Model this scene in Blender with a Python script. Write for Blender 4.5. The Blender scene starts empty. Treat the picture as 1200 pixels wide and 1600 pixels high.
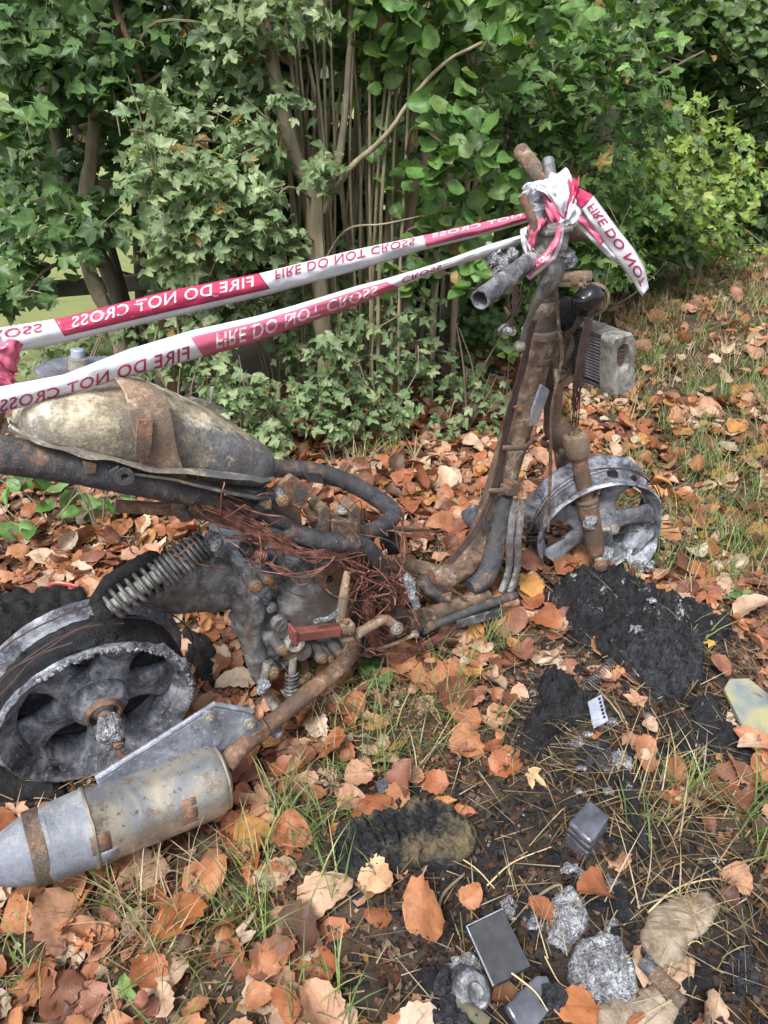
import bpy, bmesh, math, random
import numpy as np
from mathutils import Vector, noise, geometry
R = math.radians
rng = np.random.default_rng(7)
random.seed(7)
scene = bpy.context.scene
COL = scene.collection

# ------------------------------------------------------------------ camera
CAM_H, PITCH, FPX = 1.30, R(32.0), 1150.0            # metres, downward tilt, focal length in photo pixels (1200 x 1600)
cam_data = bpy.data.cameras.new('camera')
cam_data.sensor_fit = 'VERTICAL'; cam_data.sensor_height = 32.0
cam_data.lens = 32.0 * FPX / 1600.0
cam_data.clip_start = 0.02; cam_data.clip_end = 2000
cam = bpy.data.objects.new('camera', cam_data); COL.objects.link(cam)
cam.location = (0, 0, CAM_H); cam.rotation_euler = (math.pi/2 - PITCH, 0, 0)
scene.camera = cam

# ------------------------------------------------------------------ sky, sun, exposure (bright overcast)
SUN_EL, SUN_AZ = R(58), R(205)                        # azimuth clockwise from +Y: behind the camera, a little to the left
w = bpy.data.worlds.new('World'); scene.world = w; w.use_nodes = True
nt = w.node_tree
bg = nt.nodes['Background']
sky = nt.nodes.new('ShaderNodeTexSky'); sky.sky_type = 'NISHITA'; sky.sun_disc = False
sky.sun_elevation = SUN_EL; sky.sun_rotation = SUN_AZ; sky.dust_density = 4.0; sky.air_density = 1.0
hs = nt.nodes.new('ShaderNodeHueSaturation'); hs.inputs['Saturation'].default_value = 0.30
nt.links.new(sky.outputs[0], hs.inputs['Color']); nt.links.new(hs.outputs[0], bg.inputs['Color'])
bg.inputs['Strength'].default_value = 0.12
sun_d = bpy.data.lights.new('sun', 'SUN'); sun_d.energy = 2.1; sun_d.angle = R(16); sun_d.color = (1, .96, .9)
sun = bpy.data.objects.new('sun', sun_d); COL.objects.link(sun)
sv = Vector((math.sin(SUN_AZ)*math.cos(SUN_EL), math.cos(SUN_AZ)*math.cos(SUN_EL), math.sin(SUN_EL)))
sun.rotation_euler = sv.to_track_quat('Z', 'Y').to_euler(); sun.location = (0, -2, 6)
vs = scene.view_settings
vs.view_transform = 'Standard'; vs.look = 'None'; vs.gamma = 1.0; vs.exposure = 1.08; vs.use_curve_mapping = False

# ------------------------------------------------------------------ pixel -> point
C0 = Vector((0, 0, CAM_H))
FW = Vector((0, math.cos(PITCH), -math.sin(PITCH))); UP = Vector((0, math.sin(PITCH), math.cos(PITCH))); RT = Vector((1, 0, 0))
def ray(u, v): return FW + RT*((u-600)/FPX) - UP*((v-800)/FPX)
def G(u, v, z=0.0):
    r = ray(u, v); return C0 + r*((z-CAM_H)/r.z)
def H(u, v, Y):
    r = ray(u, v); return C0 + r*(Y/r.y)
def project(P):
    P = np.asarray(P, float).reshape(-1, 3) - np.array(C0)
    dz = P @ np.array(FW); dz = np.where(dz < 1e-3, 1e-3, dz)
    return 600 + FPX*(P @ np.array(RT))/dz, 800 - FPX*(P @ np.array(UP))/dz, dz
DA = R(32.0)
D = Vector((math.cos(DA), math.sin(DA), 0))            # the scooter points this way
N = Vector((math.sin(DA), -math.cos(DA), 0))           # its right-hand side, towards the path
Z = Vector((0, 0, 1))
HUB = G(161, 1110, 0.20) - N*0.06                      # rear wheel centre
def S(u, v, o=0.0):                                    # point on a plane parallel to the scooter's, o metres to its right
    r = ray(u, v); q = HUB + N*o
    return C0 + r*((q-C0).dot(N)/r.dot(N))

# ------------------------------------------------------------------ mesh helpers
def catmull(pts, sub=5):
    pts = [Vector(p) for p in pts]
    if len(pts) < 3 or sub < 2: return pts
    out = []
    P = [pts[0]*2-pts[1]] + pts + [pts[-1]*2-pts[-2]]
    for i in range(1, len(P)-2):
        p0, p1, p2, p3 = P[i-1:i+3]
        for k in range(sub):
            t = k/sub
            out.append(.5*((2*p1)+(p2-p0)*t+(2*p0-5*p1+4*p2-p3)*t*t+(3*p1-p0-3*p2+p3)*t**3))
    out.append(pts[-1]); return out
def lerp_list(vals, n):
    return np.interp(np.linspace(0, 1, n), np.linspace(0, 1, len(vals)), vals)
def ortho(t, hint=None):
    t = t.normalized(); h = hint or (Z if abs(t.z) < .9 else Vector((1, 0, 0)))
    a = (h - t*h.dot(t)).normalized(); return a, t.cross(a)
class MB:
    def __init__(s): s.v = []; s.f = []
    def add(s, v, f):
        b = len(s.v); s.v += [tuple(x) for x in v]; s.f += [tuple(i+b for i in q) for q in f]; return s
    def rings(s, rings, cap=True, closed=False):
        n = len(rings[0]); v = [p for r in rings for p in r]; f = []
        m = len(rings)
        for i in range(m if closed else m-1):
            j = (i+1) % m
            for k in range(n):
                l = (k+1) % n; f.append((i*n+k, i*n+l, j*n+l, j*n+k))
        if cap and not closed:
            f.append(tuple(range(n-1, -1, -1))); f.append(tuple((m-1)*n+k for k in range(n)))
        return s.add(v, f)
    def tube(s, pts, r, seg=10, sub=5, cap=True, flat=1.0, hint=None, hollow=0.0, rough=0.0):
        p = catmull(pts, sub); rr = lerp_list(r if isinstance(r, (list, tuple)) else [r], len(p))
        rings = []; a = None
        for i in range(len(p)):
            t = (p[min(i+1, len(p)-1)] - p[max(i-1, 0)]).normalized()
            if a is None: a, b = ortho(t, hint)
            else: a = (a - t*a.dot(t)).normalized(); b = t.cross(a)
            ring = []
            for k in range(seg):
                th = 2*math.pi*k/seg; q = p[i] + a*(rr[i]*math.cos(th)) + b*(rr[i]*flat*math.sin(th))
                if rough: q = q + noise.noise_vector(q*60)*rough
                ring.append(q)
            rings.append(ring)
        if hollow:
            t = (p[-1]-p[-2]).normalized()
            inner = [[c + (q-c)*hollow for q in rings[e]] for e, c in ((0, p[0]), (-1, p[-1]))]
            t0 = (p[1]-p[0]).normalized()
            dp = rr[0]*3
            rings = [[q + t0*dp for q in inner[0]], inner[0]] + rings + [inner[1], [q - t*dp for q in inner[1]]]
        return s.rings(rings, cap)
    def cyl(s, a, b, r, seg=16, r2=None, hollow=0.0): return s.tube([a, b], [r, r if r2 is None else r2], seg, 1, hollow=hollow)
    def box(s, c, x, y, z):
        c = Vector(c); x, y, z = Vector(x), Vector(y), Vector(z)
        v = [c + x*i + y*j + z*k for i in (-1, 1) for j in (-1, 1) for k in (-1, 1)]
        return s.add(v, [(0,1,3,2), (4,6,7,5), (0,4,5,1), (2,3,7,6), (0,2,6,4), (1,5,7,3)])
    def prism(s, poly, th):
        n = len(poly); th = Vector(th); poly = [Vector(p) for p in poly]
        v = poly + [p+th for p in poly]
        f = [tuple(range(n-1, -1, -1)), tuple(range(n, 2*n))] + [(i, (i+1) % n, n+(i+1) % n, n+i) for i in range(n)]
        return s.add(v, f)
    def lathe(s, c, axis, ref, prof, seg=48, closed=True, a0=0, a1=2*math.pi, mod=None):
        c = Vector(c); axis = Vector(axis).normalized(); e1, e2 = ortho(axis, Vector(ref))
        full = abs(a1-a0-2*math.pi) < 1e-6; rings = []
        for i in range(seg if full else seg+1):
            th = a0+(a1-a0)*i/seg; rad = e1*math.cos(th)+e2*math.sin(th)
            pr = prof if mod is None else [mod(th, k, r, o) for k, (r, o) in enumerate(prof)]
            rings.append([c + rad*r + axis*o for r, o in pr])
        n = len(prof)
        if closed: return s.rings(rings, cap=not full, closed=full)
        v = [p for r in rings for p in r]; f = []
        for i in range(len(rings) if full else len(rings)-1):
            j = (i+1) % len(rings)
            for k in range(n-1): f.append((i*n+k, j*n+k, j*n+k+1, i*n+k+1))
        return s.add(v, f)
    def lump(s, c, r, rough=.3, sc=40, seg=10, squash=(1, 1, 1)):
        c = Vector(c); rings = []
        for i in range(1, seg):
            ph = math.pi*i/seg; ring = []
            for k in range(seg+4):
                th = 2*math.pi*k/(seg+4)
                q = Vector((math.sin(ph)*math.cos(th)*squash[0], math.sin(ph)*math.sin(th)*squash[1], -math.cos(ph)*squash[2]))
                ring.append(c + q*r*(1+rough*noise.fractal((c+q*r)*sc, 1, 2, 3)))
            rings.append(ring)
        return s.rings(rings)
    def jitter(s, amp, sc=20):
        s.v = [tuple(Vector(p) + noise.noise_vector(Vector(p)*sc)*amp) for p in s.v]; return s
def link(o, parent=None):
    COL.objects.link(o)
    if parent is not None:
        o.parent = parent
        W = parent.location.copy(); q = parent.parent
        while q is not None: W = W + q.location; q = q.parent
        o.location = o.location - W
    return o
def obj(name, mb, mat, parent=None, bevel=0.0, angle=42, smooth=True, subsurf=0, origin=None, relief=0.0, rsize=.03, rlev=3):
    me = bpy.data.meshes.new(name)
    V = np.array([tuple(p) for p in mb.v]); c = Vector(origin) if origin is not None else Vector((V.min(0)+V.max(0))/2)
    me.from_pydata((V-np.array(c)).tolist(), [], mb.f)
    bm = bmesh.new(); bm.from_mesh(me); bmesh.ops.recalc_face_normals(bm, faces=bm.faces); bm.to_mesh(me); bm.free()
    if smooth:
        me.polygons.foreach_set('use_smooth', [True]*len(me.polygons))
        me.set_sharp_from_angle(angle=R(angle))
    me.materials.append(mat)
    o = bpy.data.objects.new(name, me); o.location = c
    if bevel:
        m = o.modifiers.new('bevel', 'BEVEL'); m.width = bevel; m.segments = 2; m.limit_method = 'ANGLE'; m.angle_limit = R(35); m.harden_normals = False
    if subsurf:
        m = o.modifiers.new('sub', 'SUBSURF'); m.levels = m.render_levels = subsurf
    if relief:
        m = o.modifiers.new('fine', 'SUBSURF'); m.subdivision_type = 'SIMPLE'; m.levels = m.render_levels = rlev
        tx_ = bpy.data.textures.new('relief', 'CLOUDS'); tx_.noise_scale = rsize; tx_.noise_depth = 4
        m = o.modifiers.new('relief', 'DISPLACE'); m.texture = tx_; m.strength = relief; m.mid_level = .5
    return link(o, parent)
def tag(o, label=None, cat=None, group=None, kind=None):
    if label: o['label'] = label
    if cat: o['category'] = cat
    if group: o['group'] = group
    if kind: o['kind'] = kind
    return o
def thing(name, loc, label, cat, group=None):
    e = bpy.data.objects.new(name, None); e.location = loc; e.empty_display_size = .05
    COL.objects.link(e); return tag(e, label, cat, group)
def big_mesh(name, V, F, mat, cols=None, uv=None, parent=None, smooth=False, origin=None):
    """many small faces in one mesh: V (n,3); F (m,3) triangles"""
    me = bpy.data.meshes.new(name)
    V = np.asarray(V, np.float32); F = np.asarray(F, np.int32)
    if origin is not None: V = V - np.asarray(origin, np.float32)
    k = F.shape[1]
    me.vertices.add(len(V)); me.vertices.foreach_set('co', V.ravel())
    me.loops.add(F.size); me.loops.foreach_set('vertex_index', F.ravel())
    me.polygons.add(len(F)); me.polygons.foreach_set('loop_start', np.arange(0, F.size, k, dtype=np.int32))
    if smooth: me.polygons.foreach_set('use_smooth', np.ones(len(F), bool))
    me.update(calc_edges=True)
    if cols is not None:
        a = me.attributes.new('Col', 'FLOAT_COLOR', 'POINT')
        a.data.foreach_set('color', np.c_[np.asarray(cols, np.float32), np.ones(len(V), np.float32)].ravel())
    if uv is not None:
        a = me.attributes.new('luv', 'FLOAT_VECTOR', 'POINT')
        a.data.foreach_set('vector', np.c_[np.asarray(uv, np.float32), np.zeros(len(V), np.float32)].ravel())
    me.validate()
    me.materials.append(mat)
    o = bpy.data.objects.new(name, me)
    if origin is not None: o.location = Vector(origin)
    return link(o, parent)

# ------------------------------------------------------------------ materials
class NT:
    def __init__(s, name):
        s.m = bpy.data.materials.new(name); s.m.use_nodes = True; s.t = s.m.node_tree
        s.b = s.t.nodes['Principled BSDF']; s.out = s.t.nodes['Material Output']
        s.tc = s.t.nodes.new('ShaderNodeTexCoord')
    def n(s, typ, **kw):
        x = s.t.nodes.new('ShaderNode'+typ)
        for k, v in kw.items(): setattr(x, k, v)
        return x
    def l(s, a, b): s.t.links.new(a, b)
    def setv(s, sock, v):
        if isinstance(v, (int, float)): sock.default_value = v
        elif isinstance(v, (tuple, list)): sock.default_value = tuple(v) if len(v) != 3 or sock.type == 'VECTOR' else (*v, 1)
        else: s.l(v, sock)
    def noise(s, scale, detail=4, rough=.6, vec=None, dist=0.0):
        x = s.n('TexNoise'); s.l(vec or s.tc.outputs['Object'], x.inputs['Vector'])
        x.inputs['Scale'].default_value = scale; x.inputs['Detail'].default_value = detail; x.inputs['Roughness'].default_value = rough
        x.inputs['Distortion'].default_value = dist; return x.outputs[0]
    def voro(s, scale, feat='F1'):
        x = s.n('TexVoronoi', feature=feat); s.l(s.tc.outputs['Object'], x.inputs['Vector']); x.inputs['Scale'].default_value = scale
        return x.outputs[0]
    def ramp(s, fac, stops):
        x = s.n('ValToRGB'); s.l(fac, x.inputs[0]); e = x.color_ramp.elements
        while len(e) < len(stops): e.new(.5)
        for i, (p, c) in enumerate(stops):
            e[i].position = p; c = (c, c, c) if isinstance(c, (int, float)) else c; e[i].color = (*c, 1)
        return x.outputs[0]
    def mix(s, fac, a, b, mode='MIX'):
        x = s.n('Mix', data_type='RGBA', blend_type=mode); s.setv(x.inputs[0], fac); s.setv(x.inputs[6], a); s.setv(x.inputs[7], b); return x.outputs[2]
    def math(s, op, a, b=0.0, c=0.0):
        x = s.n('Math', operation=op); s.setv(x.inputs[0], a); s.setv(x.inputs[1], b); s.setv(x.inputs[2], c); return x.outputs[0]
    def bump(s, h, strength=.4, dist=.002, normal=None):
        x = s.n('Bump'); s.l(h, x.inputs['Height']); x.inputs['Strength'].default_value = strength; x.inputs['Distance'].default_value = dist
        if normal is not None: s.l(normal, x.inputs['Normal'])
        s.l(x.outputs[0], s.b.inputs['Normal']); return x.outputs[0]
    def base(s, c): s.setv(s.b.inputs['Base Color'], c)
    def set(s, **kw):
        for k, v in kw.items(): s.setv(s.b.inputs[k.replace('_', ' ')], v)
        return s.m

def m_rust(name, speck=.35, *, dark=(.035, .037, .042), brown=(.12, .055, .03), orange=(.32, .15, .075), pale=(.35, .27, .21), lo=.42, hi=.66, metal=.35, sc=14):
    t = NT(name); a = t.noise(sc*1.6, 10, .74, dist=.3); b = t.noise(sc*9, 8, .75); c = t.noise(sc*.55, 6, .7); d = t.noise(sc*26, 4, .7)
    col = t.ramp(a, [(lo-.05, dark), (lo+.03, brown), (hi-.08, orange), (hi+.03, pale)])
    col = t.mix(t.ramp(c, [(.46, 0), (.54, .85)]), col, t.mix(t.ramp(b, [(.42, 0), (.6, .6)]), dark, brown))
    col = t.mix(t.ramp(b, [(.5, 0), (.58, .75)]), col, t.mix(.5, brown, dark))
    col = t.mix(t.ramp(d, [(.56, 0), (.68, speck)]), col, pale)
    col = t.mix(t.ramp(d, [(.32, speck*1.6), (.42, 0)]), col, dark)
    t.base(col); t.bump(t.math('ADD', b, d), .7, .003)
    return t.set(Roughness=t.ramp(a, [(.35, .42), (.6, .85)]), Metallic=t.ramp(a, [(lo-.05, metal), (hi, 0.0)]))
def m_alloy(name, dark=(.03, .032, .038), mid=(.13, .135, .15), light=(.5, .52, .56), lo=.3, hi=.72, sc=9, metal=.55, brown=None):
    t = NT(name); a = t.noise(sc*1.4, 10, .7, dist=.5); b = t.noise(sc*11, 8, .75); v = t.noise(sc*40, 4, .7)
    col = t.ramp(a, [(lo+.06, dark), ((lo+hi)/2-.02, mid), (hi-.08, light)])
    col = t.mix(t.ramp(b, [(.54, 0), (.66, .7)]), col, light)
    col = t.mix(t.ramp(b, [(.34, .8), (.44, 0)]), col, dark)
    col = t.mix(t.ramp(v, [(.55, 0), (.7, .3)]), col, dark)
    if brown: col = t.mix(t.ramp(t.noise(sc*.8, 5), [(.5, 0), (.62, .8)]), col, brown)
    t.base(col); t.bump(t.math('ADD', b, v), .6, .003)
    return t.set(Roughness=t.ramp(b, [(.3, .36), (.7, .75)]), Metallic=metal)
def m_char(name, base=(.006, .0065, .008), hi=(.032, .034, .042), ash=.0, tan=None, sc=30, rough=.58, bump=.9):
    t = NT(name); a = t.noise(sc, 8, .75); b = t.voro(sc*6); c = t.noise(sc*.5, 5)
    d = t.noise(sc*9, 6, .75)
    col = t.ramp(a, [(.42, base), (.66, hi)]); col = t.mix(t.ramp(d, [(.55, 0), (.68, .75)]), col, tuple(x*1.9 for x in hi)); col = t.mix(t.ramp(d, [(.36, .9), (.46, 0)]), col, (.003, .003, .004))
    if tan: col = t.mix(t.ramp(c, [(.5, 0), (.68, .9)]), col, tan)
    if ash: col = t.mix(t.ramp(t.noise(sc*.55, 9, .78), [(.73-ash*.3, 0), (.78-ash*.3, 1)]), col, (.55, .56, .6))
    t.base(col); h = t.math('ADD', t.math('ADD', a, d), t.math('MULTIPLY', b, .45)); t.bump(h, bump, .006)
    return t.set(Roughness=rough, Specular_IOR_Level=.35)
def m_ash(name):
    t = NT(name); a = t.noise(150, 9, .8); b = t.voro(260)
    col = t.ramp(a, [(.38, (.02, .022, .028)), (.46, (.22, .23, .26)), (.55, (.46, .48, .53)), (.72, (.72, .74, .79))])
    col = t.mix(t.ramp(t.noise(26, 6, .7), [(.42, .8), (.58, 0)]), col, t.mix(t.ramp(a, [(.45, 0), (.6, .5)]), (.05, .052, .06), (.3, .31, .34)))
    t.base(col); t.bump(t.math('ADD', a, b), .9, .005); return t.set(Roughness=.7)
def m_plain(name, c, rough=.5, metal=0.0, c2=None, sc=30, bump=.2):
    t = NT(name); a = t.noise(sc, 6, .65)
    t.base(t.ramp(a, [(.32, c), (.68, c2 or tuple(min(1, x*1.6) for x in c))])); t.bump(t.noise(sc*4, 5), bump, .002)
    return t.set(Roughness=rough, Metallic=metal)
def m_leaf(name, trans=.3, rough=.5, spot=(.1, .05, .03), spot_amt=.35, vein=1.25, tint=(1.3, 1.5, .6), veins=8.0):
    t = NT(name)
    at = t.n('Attribute', attribute_name='Col').outputs['Color']; uv = t.n('Attribute', attribute_name='luv')
    sep = t.n('SeparateXYZ'); t.l(uv.outputs['Vector'], sep.inputs[0])
    au = t.math('ABSOLUTE', sep.outputs[0])
    mid = t.math('LESS_THAN', au, .05)
    fr = t.math('FRACT', t.math('MULTIPLY', t.math('SUBTRACT', sep.outputs[1], t.math('MULTIPLY', au, .45)), veins))
    side = t.math('MULTIPLY', t.math('LESS_THAN', fr, .13), .6)
    vn = t.math('MAXIMUM', mid, side)
    geo = t.n('NewGeometry')
    ns = t.noise(90, 8, .75, vec=geo.outputs['Position']); nb = t.noise(24, 6, .7, vec=geo.outputs['Position'])
    col = t.mix(t.math('MULTIPLY', vn, .5), at, t.mix(1.0, at, (vein, vein, vein), 'MULTIPLY'))
    col = t.mix(t.ramp(ns, [(.54, 0), (.66, spot_amt)]), col, spot)
    col = t.mix(t.ramp(nb, [(.36, .75), (.56, 0)]), col, t.mix(1.0, col, (.55, .48, .46), 'MULTIPLY'))
    t.base(col)
    t.bump(t.math('ADD', t.math('MULTIPLY', vn, .6), ns), .5, .0015)
    t.set(Roughness=rough, Specular_IOR_Level=.4)
    tr = t.n('BsdfTranslucent'); t.l(t.mix(1.0, col, tint, 'MULTIPLY'), tr.inputs['Color'])
    mx = t.n('MixShader'); mx.inputs[0].default_value = trans
    t.l(t.b.outputs[0], mx.inputs[1]); t.l(tr.outputs[0], mx.inputs[2]); t.l(mx.outputs[0], t.out.inputs['Surface'])
    return t.m
def m_bark(name, a, b, sc=30):
    t = NT(name); mp = t.n('Mapping'); t.l(t.tc.outputs['Object'], mp.inputs[0]); mp.inputs['Scale'].default_value = (1, 1, .22)
    n1 = t.noise(sc, 7, .7, vec=mp.outputs[0]); n2 = t.noise(sc*.3, 4)
    col = t.mix(t.ramp(n2, [(.45, 0), (.65, .6)]), t.ramp(n1, [(.3, a), (.7, b)]), (.09, .10, .05))
    t.base(col); t.bump(n1, .7, .006); return t.set(Roughness=.85)
M = {}
M['steel'] = m_rust('burnt steel', dark=(.055, .052, .05), brown=(.15, .095, .062), orange=(.26, .165, .105), pale=(.46, .41, .35), lo=.42, hi=.62, metal=.5, speck=.6)
M['spoke_alloy'] = m_alloy('blue grey cast alloy', dark=(.06, .065, .08), mid=(.20, .215, .25), light=(.42, .44, .48), metal=.3)
M['wheel'] = m_alloy('burnt wheel alloy', dark=(.012, .013, .017), mid=(.13, .14, .17), light=(.50, .53, .60), lo=.27, hi=.72, metal=.4)
M['steel_blue'] = m_rust('blued steel', dark=(.045, .055, .072), brown=(.075, .07, .07), orange=(.24, .145, .095), pale=(.34, .33, .33), lo=.47, hi=.68, metal=.45, speck=.5)
M['jet'] = m_plain('scorched black lamp', (.006, .006, .007), .18, 0, (.02, .02, .022), 20, .1)
M['rust'] = m_rust('rusty steel', dark=(.05, .042, .038), brown=(.15, .085, .055), orange=(.28, .155, .095), pale=(.42, .34, .28), lo=.36, hi=.62, metal=.1)
M['rust_pale'] = m_rust('pale rust', dark=(.09, .075, .065), brown=(.23, .155, .10), orange=(.36, .24, .15), pale=(.5, .44, .37), lo=.38, hi=.58, metal=.1)
M['red_rust'] = m_rust('red rust', dark=(.10, .03, .025), brown=(.19, .055, .045), orange=(.25, .085, .065), pale=(.35, .2, .18), lo=.3, hi=.7, metal=0)
M['alloy'] = m_alloy('sooty alloy')
M['alloy_grey'] = m_alloy('grey alloy', dark=(.05, .05, .056), mid=(.18, .18, .185), light=(.42, .41, .40), brown=(.13, .11, .10))
M['alloy_blue'] = m_alloy('blued bracket', dark=(.10, .115, .16), mid=(.30, .33, .41), light=(.62, .65, .72), lo=.25, hi=.8, brown=(.32, .3, .27), metal=.45)
M['muffler'] = m_rust('heat tinted steel', .06, dark=(.30, .32, .36), brown=(.42, .37, .28), orange=(.50, .43, .31), pale=(.46, .46, .46), lo=.42, hi=.7, metal=.55, sc=8)
M['muffler_blue'] = m_rust('blued muffler skin', .08, dark=(.14, .16, .21), brown=(.26, .28, .33), orange=(.38, .37, .36), pale=(.5, .5, .5), lo=.42, hi=.72, metal=.6, sc=9)
t = NT('satin heat tinted steel'); a = t.noise(9, 6, .6, dist=.8); b = t.noise(70, 8, .75); c = t.noise(22, 8, .75)
col = t.ramp(a, [(.38, (.25, .27, .31)), (.47, (.36, .35, .32)), (.57, (.46, .41, .32)), (.68, (.36, .36, .37))])
col = t.mix(t.ramp(c, [(.53, 0), (.62, .75)]), col, (.22, .14, .08)); col = t.mix(t.ramp(b, [(.57, 0), (.64, .8)]), col, (.10, .08, .06)); col = t.mix(t.ramp(t.noise(5, 9, .75), [(.52, 0), (.60, .6)]), col, (.16, .15, .14)); col = t.mix(t.ramp(b, [(.33, .5), (.40, 0)]), col, (.55, .54, .5))
t.base(col); t.bump(c, .25, .002); M['muffler'] = t.set(Roughness=t.ramp(c, [(.4, .3), (.65, .6)]), Metallic=.65)
M['tank'] = m_rust('scorched tank', dark=(.05, .05, .06), brown=(.28, .23, .155), orange=(.48, .42, .30), pale=(.66, .63, .55), lo=.38, hi=.60, metal=.15, sc=7)
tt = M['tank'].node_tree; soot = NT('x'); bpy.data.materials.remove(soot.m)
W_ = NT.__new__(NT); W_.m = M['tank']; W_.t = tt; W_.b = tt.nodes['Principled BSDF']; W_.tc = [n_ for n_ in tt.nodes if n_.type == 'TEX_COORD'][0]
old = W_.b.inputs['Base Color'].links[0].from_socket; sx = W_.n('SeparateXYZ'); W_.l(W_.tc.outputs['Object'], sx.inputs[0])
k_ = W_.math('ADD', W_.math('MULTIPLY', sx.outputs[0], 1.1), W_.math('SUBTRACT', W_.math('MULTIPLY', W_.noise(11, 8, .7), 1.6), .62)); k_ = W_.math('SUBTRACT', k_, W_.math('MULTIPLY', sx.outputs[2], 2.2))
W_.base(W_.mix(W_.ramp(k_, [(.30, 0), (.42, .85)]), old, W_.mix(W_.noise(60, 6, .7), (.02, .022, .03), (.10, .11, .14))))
M['galv'] = m_alloy('galvanised bolt', dark=(.10, .09, .08), mid=(.3, .28, .25), light=(.55, .53, .5), metal=.5)
M['brass'] = m_rust('rusty bolt head', dark=(.10, .06, .04), brown=(.25, .15, .08), orange=(.36, .24, .14), pale=(.42, .34, .26), metal=.3)
M['spring'] = m_alloy('spring steel', dark=(.03, .03, .032), mid=(.11, .11, .115), light=(.42, .42, .42), metal=.7)
M['chrome'] = m_alloy('damper rod', dark=(.12, .12, .115), mid=(.36, .36, .34), light=(.62, .62, .6), metal=.7)
M['char'] = m_char('char'); M['char_soft'] = m_char('soft char', base=(.008, .008, .009), hi=(.028, .028, .032), rough=.95)
M['char_ash'] = m_char('char with ash', ash=.42); M['char_lump'] = m_char('lumpy char', hi=(.075, .08, .10), ash=.14, sc=45, rough=.5)
M['char_tan'] = m_char('char with dry patches', base=(.01, .01, .011), hi=(.04, .042, .05), tan=(.20, .16, .09), sc=24, ash=.05)
M['ash'] = m_ash('white ash')
M['copper'] = m_plain('bare copper wire', (.06, .03, .025), .5, .4, (.36, .17, .13), 60)
M['copper_dark'] = m_plain('sooty wire', (.03, .02, .018), .7, .2, (.09, .05, .045), 40)
M['gloss_black'] = m_plain('glossy black casing', (.05, .054, .068), .2, .35, (.16, .17, .21), 14, .15)  # black lightened towards blue: sky reflection put into the base colour
M['slate'] = m_plain('dull dark casing', (.028, .029, .034), .5, 0, (.05, .052, .06), 40, .15)
M['blue_grey'] = m_plain('blue grey plastic', (.2, .23, .3), .4, 0, (.36, .4, .48), 18, .2)
M['stone'] = m_plain('flat stone', (.11, .08, .055), .85, 0, (.36, .30, .235), 42, .9)
M['red_plastic'] = m_plain('red plastic', (.2, .015, .01), .35, 0, (.4, .06, .04), 20)
M['fence'] = m_bark('dark fence wood', (.03, .027, .022), (.07, .062, .05))
M['bark_pale'] = m_bark('pale bark', (.17, .14, .09), (.36, .31, .22)); M['bark_dark'] = m_bark('dark bark', (.045, .04, .03), (.12, .105, .075))
M['bark_brown'] = m_bark('brown bark', (.10, .06, .038), (.22, .15, .10)); M['twig'] = m_bark('twig bark', (.13, .10, .07), (.25, .2, .14))
M['leaf'] = m_leaf('green leaf', .28, .42, (.16, .12, .06), .22, 1.5)
M['litter'] = m_leaf('dry leaf', .15, .5, (.10, .045, .022), .5, .72, tint=(1.2, .95, .7))
M['grass'] = m_leaf('grass blade', .3, .5, (.2, .17, .08), .1, 1.0, tint=(1.05, 1.1, .8))
t = NT('soil'); geo = t.n('NewGeometry')
a = t.noise(9, 9, .75, vec=geo.outputs['Position']); b = t.noise(60, 6, .7, vec=geo.outputs['Position'])
soil = t.ramp(a, [(.3, (.028, .019, .013)), (.5, (.065, .043, .028)), (.7, (.13, .085, .055))])
soil = t.mix(t.ramp(b, [(.5, 0), (.7, .5)]), soil, (.17, .12, .08))
fld = t.mix(t.noise(3, 6, .7, vec=geo.outputs['Position']), (.13, .18, .05), (.27, .27, .11))
sx = t.n('SeparateXYZ'); t.l(geo.outputs['Position'], sx.inputs[0])
fm = t.math('SUBTRACT', sx.outputs[1], t.math('MULTIPLY', sx.outputs[0], .62))         # metres beyond the hedge line
scorch = t.n('Attribute', attribute_name='Col').outputs['Color']
soil = t.mix(t.math('MULTIPLY', scorch, t.ramp(a, [(.35, 1), (.62, .45)])), soil, (.016, .014, .013))
t.base(t.mix(t.ramp(t.math('MULTIPLY_ADD', fm, .12, -.05), [(.40, 0), (.50, 1)]), soil, fld)); t.bump(t.math('ADD', a, t.math('MULTIPLY', b, .6)), .9, .02)
M['soil'] = t.set(Roughness=.95)

# ------------------------------------------------------------------ ground
def spot(P, u, v, ru, soft=1.0):                         # soft disc round a ground point
    c = G(u, v); return np.exp(-(((P[:, 0]-c.x)**2+(P[:, 1]-c.y)**2)/(ru*ru))*soft)
def burnt(P):
    b = np.zeros(len(P))
    for u, v, r in ((920, 960, .12), (860, 1330, .20), (780, 1440, .20), (960, 1480, .20), (1080, 1480, .2), (920, 1200, .14), (980, 980, .17), (1080, 1130, .14), (850, 1120, .10), (740, 1330, .14), (640, 1310, .12), (760, 1560, .15), (1000, 1350, .16), (60, 1180, .18)):
        b = np.maximum(b, 1.25*spot(P, u, v, r*1.18))
    for u, v, r in ((945, 1115, .05), (865, 1100, .07), (845, 1160, .06), (915, 1290, .07), (985, 1260, .05), (1000, 1320, .05), (740, 1550, .07), (1060, 1450, .09), (880, 1440, .06), (940, 1520, .08), (1020, 1545, .06), (1030, 1050, .09), (960, 960, .10), (900, 945, .08), (1050, 985, .09), (1100, 1000, .06), (780, 1480, .08), (1090, 1140, .06), (970, 1195, .04)):
        b = np.maximum(b, 3*spot(P, u, v, r))
    return b.clip(0, 1)
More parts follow.
